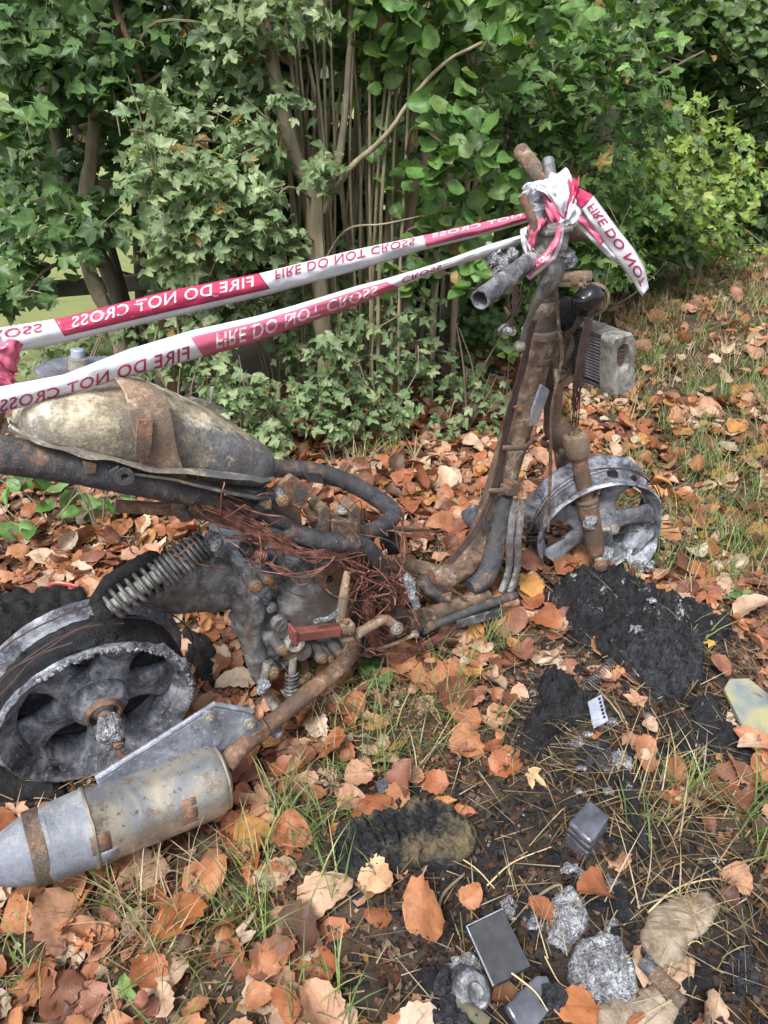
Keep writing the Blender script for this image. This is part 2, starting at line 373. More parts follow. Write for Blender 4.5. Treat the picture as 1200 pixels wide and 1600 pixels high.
def gz(x, y):
    x = np.asarray(x, float); y = np.asarray(y, float)
    h = .010*np.sin(x*3.1+y*1.7+.5)*np.cos(y*2.6-x*1.1) + .006*np.sin(x*9.3+1)*np.sin(y*8.1+2) + .003*np.sin(x*23+y*17)
    return h*np.exp(-((x-.3)**2+(y-2)**2)/60)
def Gs(u, v, dz=0.0):                                    # point on the uneven ground
    p = G(u, v, 0)
    for _ in range(2): p = G(u, v, float(gz(p.x, p.y))+dz)
    return p
def lines(a, b, st, far):
    c = np.arange(a, b+1e-6, st); g = np.array([.3, .8, 2, 5, 12, 30, 80, 200, far])
    return np.r_[(a-g)[::-1], c, b+g]
gx, gy = lines(-3, 5, .05, 600), lines(-.5, 8, .05, 900)
X, Y = np.meshgrid(gx, gy); V = np.c_[X.ravel(), Y.ravel(), gz(X, Y).ravel()]
nx = len(gx); i = np.arange((len(gy)-1)*nx).reshape(-1, nx)[:, :-1].ravel()
ground = big_mesh('ground', V, np.c_[i, i+1, i+nx+1, i+nx], M['soil'], np.repeat(burnt(V[:, :2])[:, None], 3, 1), smooth=True); tag(ground, kind='structure')

# ------------------------------------------------------------------ leaf shapes (x across, y along, z up; unit length)
def leaf_ovate(seed, rows=9, cols=4, width=.42, ser=.05, curl=.25, fold=.15, shape=1.0, stalk=True):
    r = np.random.default_rng(seed); V = []; UV = []; F = []
    bend = r.normal(0, curl); tw = r.normal(0, .25); side = r.normal(0, curl, 2); ph = r.uniform(0, 6, 4)
    for i in range(rows+1):
        v = i/rows; wv = width*(math.sin(math.pi*min(1, v**(.74*shape)*.985+.012)))**.58
        for j in range(cols+1):
            u = j/cols*2-1
            e = 1+(ser*(1 if i % 2 else -1) + r.normal(0, ser*.4))*abs(u)**3
            x = u*wv*e; y = v + .03*abs(u)*math.sin(i)
            z = fold*abs(u)*wv*1.5 + bend*(v-.4)**2*1.2 + side[0 if u < 0 else 1]*u*u*wv*1.2 + tw*u*(v-.5)*wv
            z += .035*math.sin(7*v+ph[0]+3*u)*abs(u) + .02*math.sin(11*v+ph[1])
            V.append((x, y, z)); UV.append((u, v))
    n = cols+1
    for i in range(rows):
        for j in range(cols):
            a = i*n+j; F += [(a, a+1, a+n+1), (a, a+n+1, a+n)]
    if stalk:
        b = len(V); V += [(-.012, .02, 0), (.012, .02, 0), (.004+r.normal(0, .05), -.35, r.normal(0, .06))]; UV += [(0, 0)]*3; F.append((b, b+1, b+2))
    return np.array(V), np.array(F), np.array(UV)
def leaf_maple(seed, sharp=.5, droop=.15, teeth=True):
    r = np.random.default_rng(seed)
    tips = [(-128, .42), (-62, .82), (0, 1.0), (62, .82), (128, .42)]; out = []
    for k, (an, L) in enumerate(tips):
        L *= r.uniform(.9, 1.08); an += r.normal(0, 4)
        if k: out.append(((tips[k-1][0]+an)/2, sharp*r.uniform(.85, 1.1)))
        if teeth: out.append((an-15, L*.74))
        out.append((an-6, L*.84) if teeth else (an-8, L*.8)); out.append((an, L)); out.append((an+6, L*.84) if teeth else (an+8, L*.8))
        if teeth: out.append((an+15, L*.74))
    V = [(0, .0, 0)]; UV = [(0, .0)]; cu = r.normal(0, droop); tw = r.normal(0, .2)
    out = [(-165, .18)] + out + [(165, .18)]
    for an, L in out:
        a = R(an); x = math.sin(a)*L*.62; y = math.cos(a)*L*.62
        z = -droop*L*L*.6 + cu*x*x + tw*x*y + (.07 if L < .62 else 0) + r.normal(0, .015)
        V.append((x, y, z)); UV.append((x*1.2, y))
    n = len(out); F = [(0, i, i+1) for i in range(1, n)]
    b = len(V); V += [(-.012, 0, 0), (.012, 0, 0), (r.normal(0, .08), -.55, -.1)]; UV += [(0, 0)]*3; F.append((b, b+1, b+2))
    V = np.array(V); V[:, 1] += .0; return V, np.array(F), np.array(UV)
LT = {'ovate': [leaf_ovate(100+i, rows=10, width=.36+.035*(i % 4), curl=.34, ser=.075, fold=.08+.06*(i % 3), shape=.8+.12*(i % 3)) for i in range(14)],
      'crisp': [leaf_ovate(300+i, width=.30+.03*(i % 3), curl=.75, fold=.45, ser=.07) for i in range(8)],
      'hazel': [leaf_ovate(200+i, width=.42, curl=.22, fold=.12, ser=.05, rows=7) for i in range(8)],
      'maple': [leaf_maple(i) for i in range(10)], 'syc': [leaf_maple(50+i, .55, .22) for i in range(8)],
      'drymaple': [leaf_maple(70+i, .45, .5) for i in range(8)], 'oval': [leaf_ovate(400+i, width=.33, curl=.3, fold=.12, rows=6) for i in range(6)]}
def frames(nrm, yaw):
    """rotation matrices whose z axis is nrm and y axis heads along yaw"""
    nrm = nrm/np.linalg.norm(nrm, axis=1, keepdims=True)
    y = np.c_[np.cos(yaw), np.sin(yaw), np.zeros(len(yaw))]
    y = y - nrm*np.sum(nrm*y, 1, keepdims=True); ln = np.linalg.norm(y, axis=1, keepdims=True)
    y = np.where(ln < .05, np.array([[.3, .2, .9]]), y); y = y - nrm*np.sum(nrm*y, 1, keepdims=True); y /= np.linalg.norm(y, axis=1, keepdims=True)
    return np.stack([np.cross(y, nrm), y, nrm], axis=2)
def scatter(kind, pos, rot, size, cols, var=None):
    """one big array of leaf faces"""
    T = LT[kind] if isinstance(kind, str) else kind; var = rng.integers(0, len(T), len(pos)) if var is None else var
    Vs, Fs, Cs, Us = [], [], [], []; base = 0
    for k, (v, f, uv) in enumerate(T):
        ix = np.where(var == k)[0]
        if not len(ix): continue
        P = np.einsum('mij,nj->mni', rot[ix], v)*size[ix][:, None, None] + pos[ix][:, None, :]
        Vs.append(P.reshape(-1, 3)); Fs.append((f[None]+(np.arange(len(ix))*len(v))[:, None, None]).reshape(-1, 3)+base)
        Cs.append(np.repeat(cols[ix], len(v), 0)); Us.append(np.tile(uv, (len(ix), 1))); base += len(ix)*len(v)
    return np.concatenate(Vs), np.concatenate(Fs), np.concatenate(Cs), np.concatenate(Us)
def merge(parts):
    b = 0; Vs, Fs, Cs, Us = [], [], [], []
    for v, f, c, u in parts: Vs.append(v); Fs.append(f+b); Cs.append(c); Us.append(u); b += len(v)
    return np.concatenate(Vs), np.concatenate(Fs), np.concatenate(Cs), np.concatenate(Us)
def leaf_objects(name, mat, kind, pos, rot, size, cols, var, parent, tagf=None):
    """single leaves; alike ones share mesh data (shape x colour family)"""
    T = LT[kind]; cache = leaf_objects.cache
    for k in range(len(pos)):
        key = (kind, int(var[k]), mat.name, tuple(np.round(cols[k]*14).astype(int)))
        if key not in cache:
            v, f, uv = T[var[k]]
            o = big_mesh(name, v, f, mat, np.repeat(cols[k][None], len(v), 0), uv, parent); cache[key] = o.data
        else:
            o = link(bpy.data.objects.new(name, cache[key]), parent)
        from mathutils import Matrix
        base = o.location.copy()
        m = Matrix(rot[k].tolist()).to_4x4(); o.rotation_euler = m.to_euler(); o.scale = (float(size[k]),)*3
        o.location = base + Vector(pos[k].tolist())
leaf_objects.cache = {}

# ------------------------------------------------------------------ where things grow and lie (ground coordinates)
def hedge_y(x): return np.interp(x, [-3, -1.5, -.35, .25, .55, 1.9, 3.3, 6], [1.7, 2.05, 2.5, 2.85, 3.35, 5.1, 6.3, 8.5])
def grassy(P):
    g = np.zeros(len(P))
    for u, v, r, a in ((450, 1340, .09, .95), (400, 1430, .09, .95), (500, 1560, .11, 1), (330, 1530, .08, .8), (620, 1130, .14, .8), (680, 1180, .08, .9), (30, 1520, .07, .7), (470, 1260, .07, .9), (720, 1080, .1, .7), (250, 1470, .07, .8), (560, 1150, .06, .8), (1110, 860, .28, .8), (1060, 800, .2, .5), (1180, 1000, .22, .6), (1160, 620, .5, .65), (1180, 760, .4, .7), (950, 650, .3, .3),
                       (760, 1010, .14, .35), (1180, 1300, .16, .55), (1120, 450, .8, .45), (1000, 560, .35, .6), (240, 1440, .07, .5), (580, 720, .18, .3), (1060, 1250, .12, .4), (1030, 1560, .1, .2), (530, 1440, .12, .5)):
        g = np.maximum(g, a*spot(P, u, v, r))
    return g
def ground_pts(n, x0=-2.4, x1=4.2, y0=.45, y1=6.5):
    P = np.c_[rng.uniform(x0, x1, n), rng.uniform(y0, y1, n)]
    return P[P[:, 1] < hedge_y(P[:, 0])+.9]
# fallen leaves
P = np.concatenate([ground_pts(13500), ground_pts(6200, -1.3, 1.7, .5, 3.0)])
dens = .80*(1-.97*burnt(P))*(1-.85*grassy(P)); P = P[rng.uniform(0, 1, len(P)) < dens]
n = len(P); dist = np.hypot(P[:, 0], P[:, 1])
pal = np.array([(.42, .19, .095), (.46, .26, .165), (.32, .12, .055), (.50, .35, .25), (.17, .07, .04), (.44, .22, .07), (.27, .12, .08), (.53, .43, .33), (.10, .05, .035), (.38, .145, .07)])
pick = rng.choice(len(pal), n, p=[.18, .17, .12, .13, .09, .06, .1, .06, .05, .04])
cols = pal[pick]*rng.normal(1, .12, (n, 1)).clip(.6, 1.4); cols = np.clip(cols, .02, .6)
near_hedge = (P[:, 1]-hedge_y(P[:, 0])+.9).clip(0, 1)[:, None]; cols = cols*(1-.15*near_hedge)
layer = rng.uniform(0, 1, n)
pos = np.c_[P, gz(P[:, 0], P[:, 1])+.004+.022*layer]
tilt = np.where(rng.uniform(0, 1, n) < .2, .6, .26)
nrm = np.c_[rng.normal(0, 1, n)*tilt, rng.normal(0, 1, n)*tilt, np.ones(n)]
rot = frames(nrm, rng.uniform(0, 6.283, n))
kinds = rng.choice(['ovate', 'crisp', 'drymaple'], n, p=[.66, .17, .17])
size = np.where(kinds == 'drymaple', rng.uniform(.06, .10, n), rng.choice([.035, .05, .065, .08, .098], n, p=[.2, .25, .25, .2, .1])*rng.uniform(.9, 1.1, n))
u, v, dz = project(pos); seen = (u > -20) & (u < 1220) & (v > 0) & (v < 1620)
big = size/dz*seen*(layer > .35); order = np.argsort(-big); single = np.zeros(n, bool); single[order[:300]] = True
colq = np.round(cols*14)/14
mesh_parts = []
for kd in ('ovate', 'crisp', 'drymaple'):
    var = rng.integers(0, len(LT[kd]), n); a = (kinds == kd)
    ix = np.where(a & single)[0]; var_s = var % (6 if kd == 'ovate' else 4)
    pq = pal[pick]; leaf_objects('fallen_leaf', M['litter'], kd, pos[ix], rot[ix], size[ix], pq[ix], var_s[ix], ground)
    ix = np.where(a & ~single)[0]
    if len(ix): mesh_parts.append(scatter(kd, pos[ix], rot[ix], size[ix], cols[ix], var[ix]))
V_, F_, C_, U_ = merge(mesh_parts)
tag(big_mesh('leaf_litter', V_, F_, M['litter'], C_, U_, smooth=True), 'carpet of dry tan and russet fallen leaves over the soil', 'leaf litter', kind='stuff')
# leaf crumbs and mulch
P = np.concatenate([ground_pts(9000, y1=5), ground_pts(26000, -1.2, 1.6, .5, 2.6)]); n = len(P)
pos = np.c_[P, gz(P[:, 0], P[:, 1])+.003+.008*rng.uniform(0, 1, n)]
cols = pal[rng.choice(len(pal), n)]*rng.uniform(.35, .9, (n, 1)); bb = burnt(P)[:, None]; cols = cols*(1-.75*bb)
nrm = np.c_[rng.normal(0, .5, n), rng.normal(0, .5, n), np.ones(n)]
V_, F_, C_, U_ = scatter([leaf_ovate(900+i, rows=2, cols=2, width=.3, ser=.3, curl=.8, stalk=False) for i in range(6)], pos, frames(nrm, rng.uniform(0, 6.28, n)), rng.uniform(.006, .02, n), cols)
tag(big_mesh('leaf_crumbs', V_, F_, M['litter'], C_, U_), 'crumbled dry leaf bits and mulch on bare soil', 'mulch', kind='stuff')

# ------------------------------------------------------------------ grass
def blades(P, yaw, lean, L, wd, cols, z0=None, seg=4, sag=1.0):
    n = len(P); z0 = gz(P[:, 0], P[:, 1]) if z0 is None else z0
    t = np.linspace(0, 1, seg+1); dirv = np.c_[np.cos(yaw), np.sin(yaw)]; per = np.c_[-np.sin(yaw), np.cos(yaw)]
    V = np.zeros((n, seg+1, 2, 3)); ang = lean[:, None] + sag*(t[None]**1.3)*(1.5-lean[:, None]).clip(0)
    st = L[:, None]/seg; hx = np.cumsum(np.c_[np.zeros(n), (np.sin(ang)*st)[:, :-1]], 1); hz = np.cumsum(np.c_[np.zeros(n), (np.cos(ang)*st)[:, :-1]], 1)
    wig = rng.normal(0, .012, (n, 1))*t[None]*6*L[:, None]
    for k, sgn in enumerate((-1, 1)):
        ww = wd[:, None]*(1-t[None]**2*.92)*sgn*.5 + wig
        V[:, :, k, 0] = P[:, :1]+dirv[:, :1]*hx+per[:, :1]*ww; V[:, :, k, 1] = P[:, 1:2]+dirv[:, 1:]*hx+per[:, 1:]*ww; V[:, :, k, 2] = z0[:, None]+hz
    f = []
    for s_ in range(seg): a = 2*s_; f += [(a, a+1, a+3), (a, a+3, a+2)]
    F = (np.array(f)[None]+(np.arange(n)*(2*(seg+1)))[:, None, None]).reshape(-1, 3)
    UV = np.tile(np.stack([np.tile([-.5, .5], seg+1), np.repeat(t, 2)*.0+.5], 1), (n, 1))
    C = np.repeat(cols, 2*(seg+1), 0); return V.reshape(-1, 3), F, C, UV
def tufts(n, dens_f, per, spread):
    P = ground_pts(n); P = P[rng.uniform(0, 1, len(P)) < dens_f(P)]
    Q = np.repeat(P, per, 0) + rng.normal(0, spread, (len(P)*per, 2)); return Q, np.repeat(rng.uniform(0, 6.28, len(P)), per)
Q, y0 = tufts(13000, lambda P: grassy(P)*(1-.9*burnt(P)), 13, .018); n = len(Q)
gp = 1.15*np.array([(.12, .20, .05), (.18, .26, .08), (.10, .17, .055), (.30, .31, .13), (.15, .24, .09)])
B1 = blades(Q, rng.uniform(0, 6.28, n), rng.uniform(.05, .7, n), rng.uniform(.05, .16, n), rng.uniform(.0018, .0042, n), gp[rng.choice(5, n)]*rng.uniform(.7, 1.3, (n, 1)))
tag(big_mesh('grass', B1[0], B1[1], M['grass'], B1[2], B1[3]), 'short green grass growing through the fallen leaves', 'grass', kind='stuff')
def dry_f(P):
    d = np.zeros(len(P))
    for u, v, r, a in ((1020, 530, .5, .55), (980, 600, .3, .5), (1100, 470, .9, .4), (1010, 500, .35, .5), (1150, 560, .4, .35), (240, 1440, .09, .9), (280, 1420, .06, .8), (1070, 1290, .16, .9), (1150, 1350, .12, .8), (1180, 1200, .14, .4), (600, 730, .25, .35), (650, 1130, .2, .25), (470, 1240, .1, .3), (1180, 900, .3, .35), (960, 1260, .12, .5), (1180, 650, .4, .35)):
        d = np.maximum(d, a*spot(P, u, v, r))
    return d
Q, y0 = tufts(11000, dry_f, 9, .022); n = len(Q)
sp = np.array([(.44, .33, .18), (.54, .44, .28), (.34, .24, .12), (.28, .22, .11), (.58, .49, .34)])
B1 = blades(Q, y0+rng.normal(0, .9, n), rng.uniform(.1, 1.15, n), rng.uniform(.06, .19, n)*(1-.1*(Q[:, 1] > 2.2)), rng.uniform(.0016, .0034, n)*(1+.4*(Q[:, 1] > 2.2)), sp[rng.choice(5, n)]*rng.uniform(.65, 1.15, (n, 1)))
P = np.concatenate([ground_pts(3500, y1=4.5), ground_pts(4200, -1.1, 1.5, .5, 2.4)])                                                  # loose straws lying flat
n = len(P); B2 = blades(P, rng.uniform(0, 6.28, n), rng.uniform(1.3, 1.62, n), rng.uniform(.025, .11, n), rng.uniform(.001, .0026, n), sp[rng.choice(5, n)]*rng.uniform(.5, 1.1, (n, 1)), z0=gz(P[:, 0], P[:, 1])+rng.uniform(.004, .03, n), sag=.3)
B1 = merge([B1, B2])
tag(big_mesh('dry_grass', B1[0], B1[1], M['grass'], B1[2], B1[3]), 'straw coloured dry grass and loose straws on the ground', 'dry grass', kind='stuff')
# ------------------------------------------------------------------ hedge
GREENS = {'maple': [(.105, .155, .085), (.13, .18, .105), (.075, .12, .06), (.16, .20, .12), (.09, .14, .075)],
          'syc': [(.05, .095, .04), (.07, .125, .05), (.09, .15, .07), (.04, .08, .035)],
          'hazel': [(.075, .15, .05), (.10, .18, .06), (.13, .20, .085), (.055, .11, .04)],
          'oak': [(.14, .21, .05), (.18, .26, .06), (.10, .17, .05), (.22, .28, .08)],
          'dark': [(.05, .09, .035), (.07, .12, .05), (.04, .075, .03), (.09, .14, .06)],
          'oval': [(.09, .17, .06), (.12, .2, .09), (.07, .13, .05)]}
def shrub(name, label, base, stems, clumps, kind, pal, size, bark, group, twig_r=.004, singles=40, facing=.45, cat='shrub', brown=.02):
    """stems: [(points, r0, r1)], clumps: [(centre, (rx, ry, rz), n)]"""
    T = thing(name, base, label, cat, group)
    sp = []
    for pts, r0, r1 in stems:
        m = MB(); m.tube(pts, [r0, r1], 9, 5); m.jitter(r0*.22, 18)
        obj('stem', m, M[bark], T); sp += catmull(pts, 5)
    tw = MB(); P = []; Nn = []
    for c, rad, k in clumps:
        c = Vector(c)
        src = min(sp, key=lambda q: (q-c).length + max(0, q.z-c.z)*1.5) if sp else Vector(base)
        midp = (src+c)/2 + Vector((random.uniform(-.06, .06), random.uniform(-.06, .06), random.uniform(.0, .08)))
        ln = (src-c).length
        if ln < 1.2: tw.tube([src, midp, c], [twig_r*1.5, twig_r*.7], 5, 4, cap=False)
        for q in range(max(2, k//22)):
            e = c + Vector((random.gauss(0, .6)*rad[0], random.gauss(0, .6)*rad[1], random.gauss(0, .6)*rad[2]))
            tw.tube([c, (c+e)/2+Vector((0, 0, .02)), e], [twig_r*.7, twig_r*.3], 4, 3, cap=False)
        d = rng.normal(0, 1, (k, 3)); d /= np.linalg.norm(d, axis=1, keepdims=True); rr = rng.uniform(.12, 1, k)**.55
        p = np.array(c) + d*rr[:, None]*np.array(rad)
        P.append(p); Nn.append(np.c_[rng.normal(0, .45, k)+.25*d[:, 0], rng.normal(0, .4, k)-facing, rng.normal(0, .35, k)+.75])
    if tw.v: tag(obj('twig_mass', tw, M['twig'], T), kind='stuff')
    if kind in ('hazel', 'syc') and len(clumps) > 4: P += [p+rng.normal(0, .05, p.shape) for p in P[::3]]; Nn += [q+rng.normal(0, .2, q.shape) for q in Nn[::3]]
    P = np.concatenate(P); Nn = np.concatenate(Nn); ok = P[:, 2] > gz(P[:, 0], P[:, 1])+.02; P = P[ok]; Nn = Nn[ok]; n = len(P)
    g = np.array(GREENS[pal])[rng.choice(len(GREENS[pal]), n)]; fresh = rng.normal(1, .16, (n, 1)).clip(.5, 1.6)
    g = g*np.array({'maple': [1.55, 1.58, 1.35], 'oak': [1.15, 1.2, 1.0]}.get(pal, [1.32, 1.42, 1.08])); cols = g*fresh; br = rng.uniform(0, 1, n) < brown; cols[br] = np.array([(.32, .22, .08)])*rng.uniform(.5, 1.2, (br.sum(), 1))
    rot = frames(Nn, rng.uniform(0, 6.28, n)); sz = rng.uniform(size[0], size[1], n); var = rng.integers(0, len(LT[kind]), n)
    u, v, dz = project(P); pr = sz/dz*((u > 0) & (u < 1200) & (v > 0) & (v < 1000)); o = np.argsort(-pr)
    s_ = np.zeros(n, bool); s_[o[:singles]] = True; s_ &= pr > .012
    ix = np.where(s_)[0]; leaf_objects('leaf', M['leaf'], kind, P[ix], rot[ix], sz[ix], g[ix], var[ix] % 4, T)
    ix = np.where(~s_)[0]
    if not len(ix): return T
    B = scatter(kind, P[ix], rot[ix], sz[ix], cols[ix], var[ix])
    tag(big_mesh('foliage', B[0], B[1], M['leaf'], B[2], B[3], T, origin=base), kind='stuff')
    return T
def hp(lst, Y, dY=0.0):                                   # path in a picture-parallel plane at distance Y (dY: drift along the path)
    n = len(lst); return [H(u, v, Y+dY*i/max(1, n-1)) for i, (u, v) in enumerate(lst)]
def foot(p): return Vector((p.x, p.y, float(gz(p.x, p.y))-.03))
def cl(u, v, Y, ru, rv, ry, n):                           # clump given by a direction, a distance and its half sizes in photo pixels
    c = H(u, v, Y); k = (c-C0).dot(FW)/FPX; return (c, (ru*k, ry, rv*k*1.1), n)
HG = 'shrubs and trees of the hedge'
# big leaved maple with the bent dark trunk (left)
b = foot(H(190, 470, 3.0)); 
st = [([b, H(185, 470, 3.0), H(150, 385, 3.0), H(105, 270, 3.02), H(70, 130, 3.05), H(40, -120, 3.1), H(10, -420, 3.1)], .036, .02)]
st += [([b+Vector((.05, .05, 0)), H(120, 200, 3.1), H(80, 60, 3.15), H(60, -200, 3.2)], .02, .01)]
cs = [cl(60, 60, 2.7, 110, 70, .22, 80), cl(170, 100, 2.75, 90, 80, .2, 80), cl(40, 180, 2.6, 90, 45, .2, 45), cl(90, 350, 2.6, 110, 45, .15, 48), cl(310, 60, 2.8, 90, 80, .2, 80), cl(150, 30, 3.3, 160, 60, .3, 50),
      cl(30, 330, 3.2, 60, 90, .15, 50), cl(240, 180, 2.9, 60, 90, .2, 70), cl(20, -90, 2.9, 300, 90, .4, 220), cl(280, -90, 3.0, 200, 90, .4, 200), cl(30, 470, 2.5, 60, 30, .1, 18), cl(60, 270, 2.9, 90, 40, .2, 40)]
shrub('maple_tree', 'maple with bent dark trunk and large dark green lobed leaves', b, st, cs, 'syc', 'syc', (.06, .12), 'bark_dark', HG, .006, 60, .5, 'tree')
# pale bent stem in front of the fence
b = foot(H(170, 500, 2.75))
st = [([b, H(185, 520, 2.75), H(163, 475, 2.75), H(135, 410, 2.78), H(127, 340, 2.8), H(138, 270, 2.82), H(150, 150, 2.85), H(140, -60, 2.9)], .034, .02)]
cs = [cl(150, 130, 2.9, 60, 50, .12, 20), cl(140, -60, 2.9, 90, 70, .2, 70), cl(120, 250, 2.95, 60, 50, .12, 20)]
shrub('young_maple', 'slender pale stem curving up in front of the dark fence rail', b, st, cs, 'syc', 'syc', (.06, .10), 'bark_pale', HG, .005, 4, .5, 'tree')
# brown trunk clothed in field maple leaves
b = foot(H(250, 455, 2.85))
st = [([b, H(252, 450, 2.85), H(240, 350, 2.85), H(222, 250, 2.87), H(212, 150, 2.9), H(190, 40, 2.92), H(170, -200, 3)], .034, .018), ([b+Vector((.06, 0, 0)), H(228, 230, 2.8), H(215, 110, 2.78), H(180, 0, 2.8), H(165, -120, 2.8)], .016, .010)]
cs = [cl(330, 290, 2.5, 95, 60, .15, 150), cl(250, 300, 2.45, 65, 90, .12, 110), cl(390, 330, 2.5, 60, 70, .12, 90), cl(330, 370, 2.45, 90, 45, .12, 110), cl(400, 230, 2.6, 55, 60, .12, 80), cl(300, 180, 2.7, 70, 60, .14, 80), cl(240, 210, 2.6, 50, 60, .1, 60),
      cl(340, 440, 2.5, 80, 35, .1, 60), cl(380, 130, 2.7, 60, 70, .14, 70), cl(360, 40, 2.6, 60, 60, .14, 90), cl(290, 400, 2.7, 80, 60, .15, 100)]
shrub('field_maple', 'field maple with brown trunk and grey green small lobed leaves', b, st, cs, 'maple', 'maple', (.05, .085), 'bark_brown', HG, .004, 60, .5, 'tree', .05)
# forked pale trunk
b = foot(H(512, 690, 2.65))
A0 = H(490, 300, 2.65)
st = [([b, H(510, 600, 2.65), H(502, 480, 2.65), H(494, 380, 2.65), A0, H(462, 250, 2.66), H(440, 160, 2.68), H(420, 70, 2.7), H(408, -40, 2.7), H(395, -260, 2.75)], .034, .018),
      ([H(496, 345, 2.65), H(505, 310, 2.66), H(528, 255, 2.7), H(540, 160, 2.75), H(548, 40, 2.8), H(545, -160, 2.85)], .015, .009),
      ([H(505, 330, 2.65), H(545, 265, 2.6), H(600, 215, 2.58), H(650, 145, 2.55), H(700, 95, 2.55), H(755, 66, 2.52)], .011, .004),
      ([H(500, 420, 2.65), H(540, 360, 2.62), H(600, 350, 2.58), H(670, 335, 2.56)], .005, .002),
      ([H(462, 250, 2.66), H(430, 200, 2.6), H(380, 150, 2.55)], .006, .002)]
cs = [cl(500, 270, 2.55, 40, 40, .08, 36), cl(460, 170, 2.55, 40, 40, .1, 22), cl(450, 30, 2.55, 80, 40, .15, 60), cl(440, 380, 2.5, 45, 40, .08, 50), cl(420, 330, 2.4, 40, 40, .08, 30), cl(400, -90, 2.7, 160, 80, .3, 180)]
cs += [cl(512, 560, 2.5, 40, 40, .06, 34), cl(500, 620, 2.48, 45, 35, .06, 36), cl(525, 665, 2.45, 45, 25, .06, 34)]
shrub('forked_tree', 'pale barked tree forking low above the barrier tape', b, st, cs, 'maple', 'maple', (.045, .08), 'bark_pale', HG, .004, 30, .5, 'tree')
# hazel coppice: many thin upright stems
b = foot(H(600, 560, 3.15)); st = []
for k in range(40):
    u0 = random.uniform(425, 720); Yk = random.uniform(2.95, 3.5); u1 = u0+random.uniform(-40, 70)+(u0-560)*.25
    p0 = foot(H(u0, 560, Yk)); st.append(([p0, H(u0, 470, Yk), H((u0+u1)/2+random.uniform(-12, 12), 200, Yk), H(u1, -30, Yk+.05), H(u1+30, -380, Yk+.1)], random.uniform(.005, .016), .004))
for k in range(14):
    u0 = random.uniform(470, 690); Yk = random.uniform(2.72, 2.9); u1 = u0+(u0-560)*.6+random.uniform(-20, 20); p0 = foot(H(u0, 600, Yk)); st.append(([p0, H(u0, 470, Yk), H((u0+u1)/2+random.uniform(-10, 10), 240, Yk), H(u1, 20, Yk), H(u1+20, -260, Yk)], random.uniform(.005, .009), .003))
for u0, u1, Yk, r in ((640, 760, 2.9, .024), (690, 775, 3.0, .018), (610, 690, 2.95, .016)):
    p0 = foot(H(u0-20, 560, Yk)); st.append(([p0, H(u0, 330, Yk), H((u0+u1)/2, 170, Yk), H(u1, -10, Yk), H(u1+60, -300, Yk)], r, r*.6))
cs = [cl(660, 40, 2.7, 110, 55, .2, 90), cl(820, 30, 2.6, 110, 45, .2, 90), cl(740, 120, 2.8, 80, 45, .15, 50), cl(700, 230, 2.5, 70, 60, .15, 50), cl(620, 250, 2.8, 50, 60, .12, 34), cl(600, 130, 3.0, 80, 70, .15, 50), cl(720, 360, 2.6, 60, 50, .12, 36),
      cl(780, 280, 2.7, 60, 50, .12, 36), cl(700, -80, 2.8, 260, 80, .4, 220), cl(560, -90, 2.9, 160, 80, .3, 120), cl(760, 440, 2.5, 60, 40, .12, 36), cl(640, 420, 2.8, 80, 40, .1, 40), cl(560, 60, 3.0, 60, 70, .12, 44)]
shrub('hazel_shrub', 'hazel with many thin upright stems and rounded green leaves', b, st, cs, 'hazel', 'hazel', (.045, .08), 'bark_pale', HG, .004, 50, .45, 'shrub', .03)
# low field maple suckers at the hedge foot
def sucker(u0, v0, Y, spread, clumps, label):
    b = foot(H(u0, v0, Y)); st = []
    for k in range(5):
        e = H(u0+random.uniform(-spread, spread), v0-random.uniform(60, 170), Y-random.uniform(.0, .1)); st.append(([b, (b+e)/2+Vector((random.uniform(-.04, .04), -.02, .03)), e], .006, .002))
    shrub('maple_sucker', label, b, st, clumps, 'maple', 'maple', (.04, .07), 'twig', 'low maple growth at the hedge foot', .0025, 24, .4, 'shrub', .02)
sucker(400, 720, 2.45, 70, [cl(400, 690, 2.35, 60, 35, .08, 75), cl(370, 610, 2.4, 55, 50, .1, 80), cl(440, 640, 2.5, 55, 45, .1, 70), cl(330, 540, 2.5, 55, 45, .12, 60)], 'low maple growth behind the fuel tank end, just left of the forked trunk')
sucker(600, 650, 2.7, 80, [cl(590, 640, 2.6, 70, 45, .1, 90), cl(560, 560, 2.7, 70, 55, .1, 90), cl(650, 560, 2.75, 60, 50, .1, 70), cl(640, 480, 2.8, 70, 50, .1, 70), cl(520, 510, 2.75, 55, 50, .1, 60)], 'leafy low maple growth at the foot of the thin upright stems')
sucker(730, 660, 2.75, 60, [cl(720, 600, 2.75, 60, 35, .1, 40), cl(770, 640, 2.65, 45, 45, .1, 34), cl(700, 660, 2.6, 40, 20, .08, 14)], 'sparse maple seedlings among fallen leaves behind the steering column')
sucker(430, 560, 2.8, 60, [cl(430, 470, 2.75, 60, 40, .1, 60), cl(470, 560, 2.7, 55, 50, .1, 60), cl(370, 480, 2.7, 50, 40, .1, 50)], 'maple growth around the forked trunk, between the two tape strands')
sucker(290, 640, 2.55, 70, [cl(290, 560, 2.6, 60, 45, .1, 70), cl(230, 520, 2.65, 60, 40, .1, 60), cl(340, 620, 2.5, 40, 40, .1, 40), cl(270, 470, 2.7, 60, 40, .12, 60)], 'maple growth behind the fuel tank strap, at the brown trunk foot')
sucker(120, 640, 2.6, 80, [cl(60, 560, 2.7, 70, 35, .12, 50), cl(150, 540, 2.75, 60, 35, .12, 44), cl(40, 620, 2.5, 60, 30, .1, 40), cl(190, 600, 2.6, 60, 40, .1, 50)], 'dark low maple growth behind the fuel filler neck')
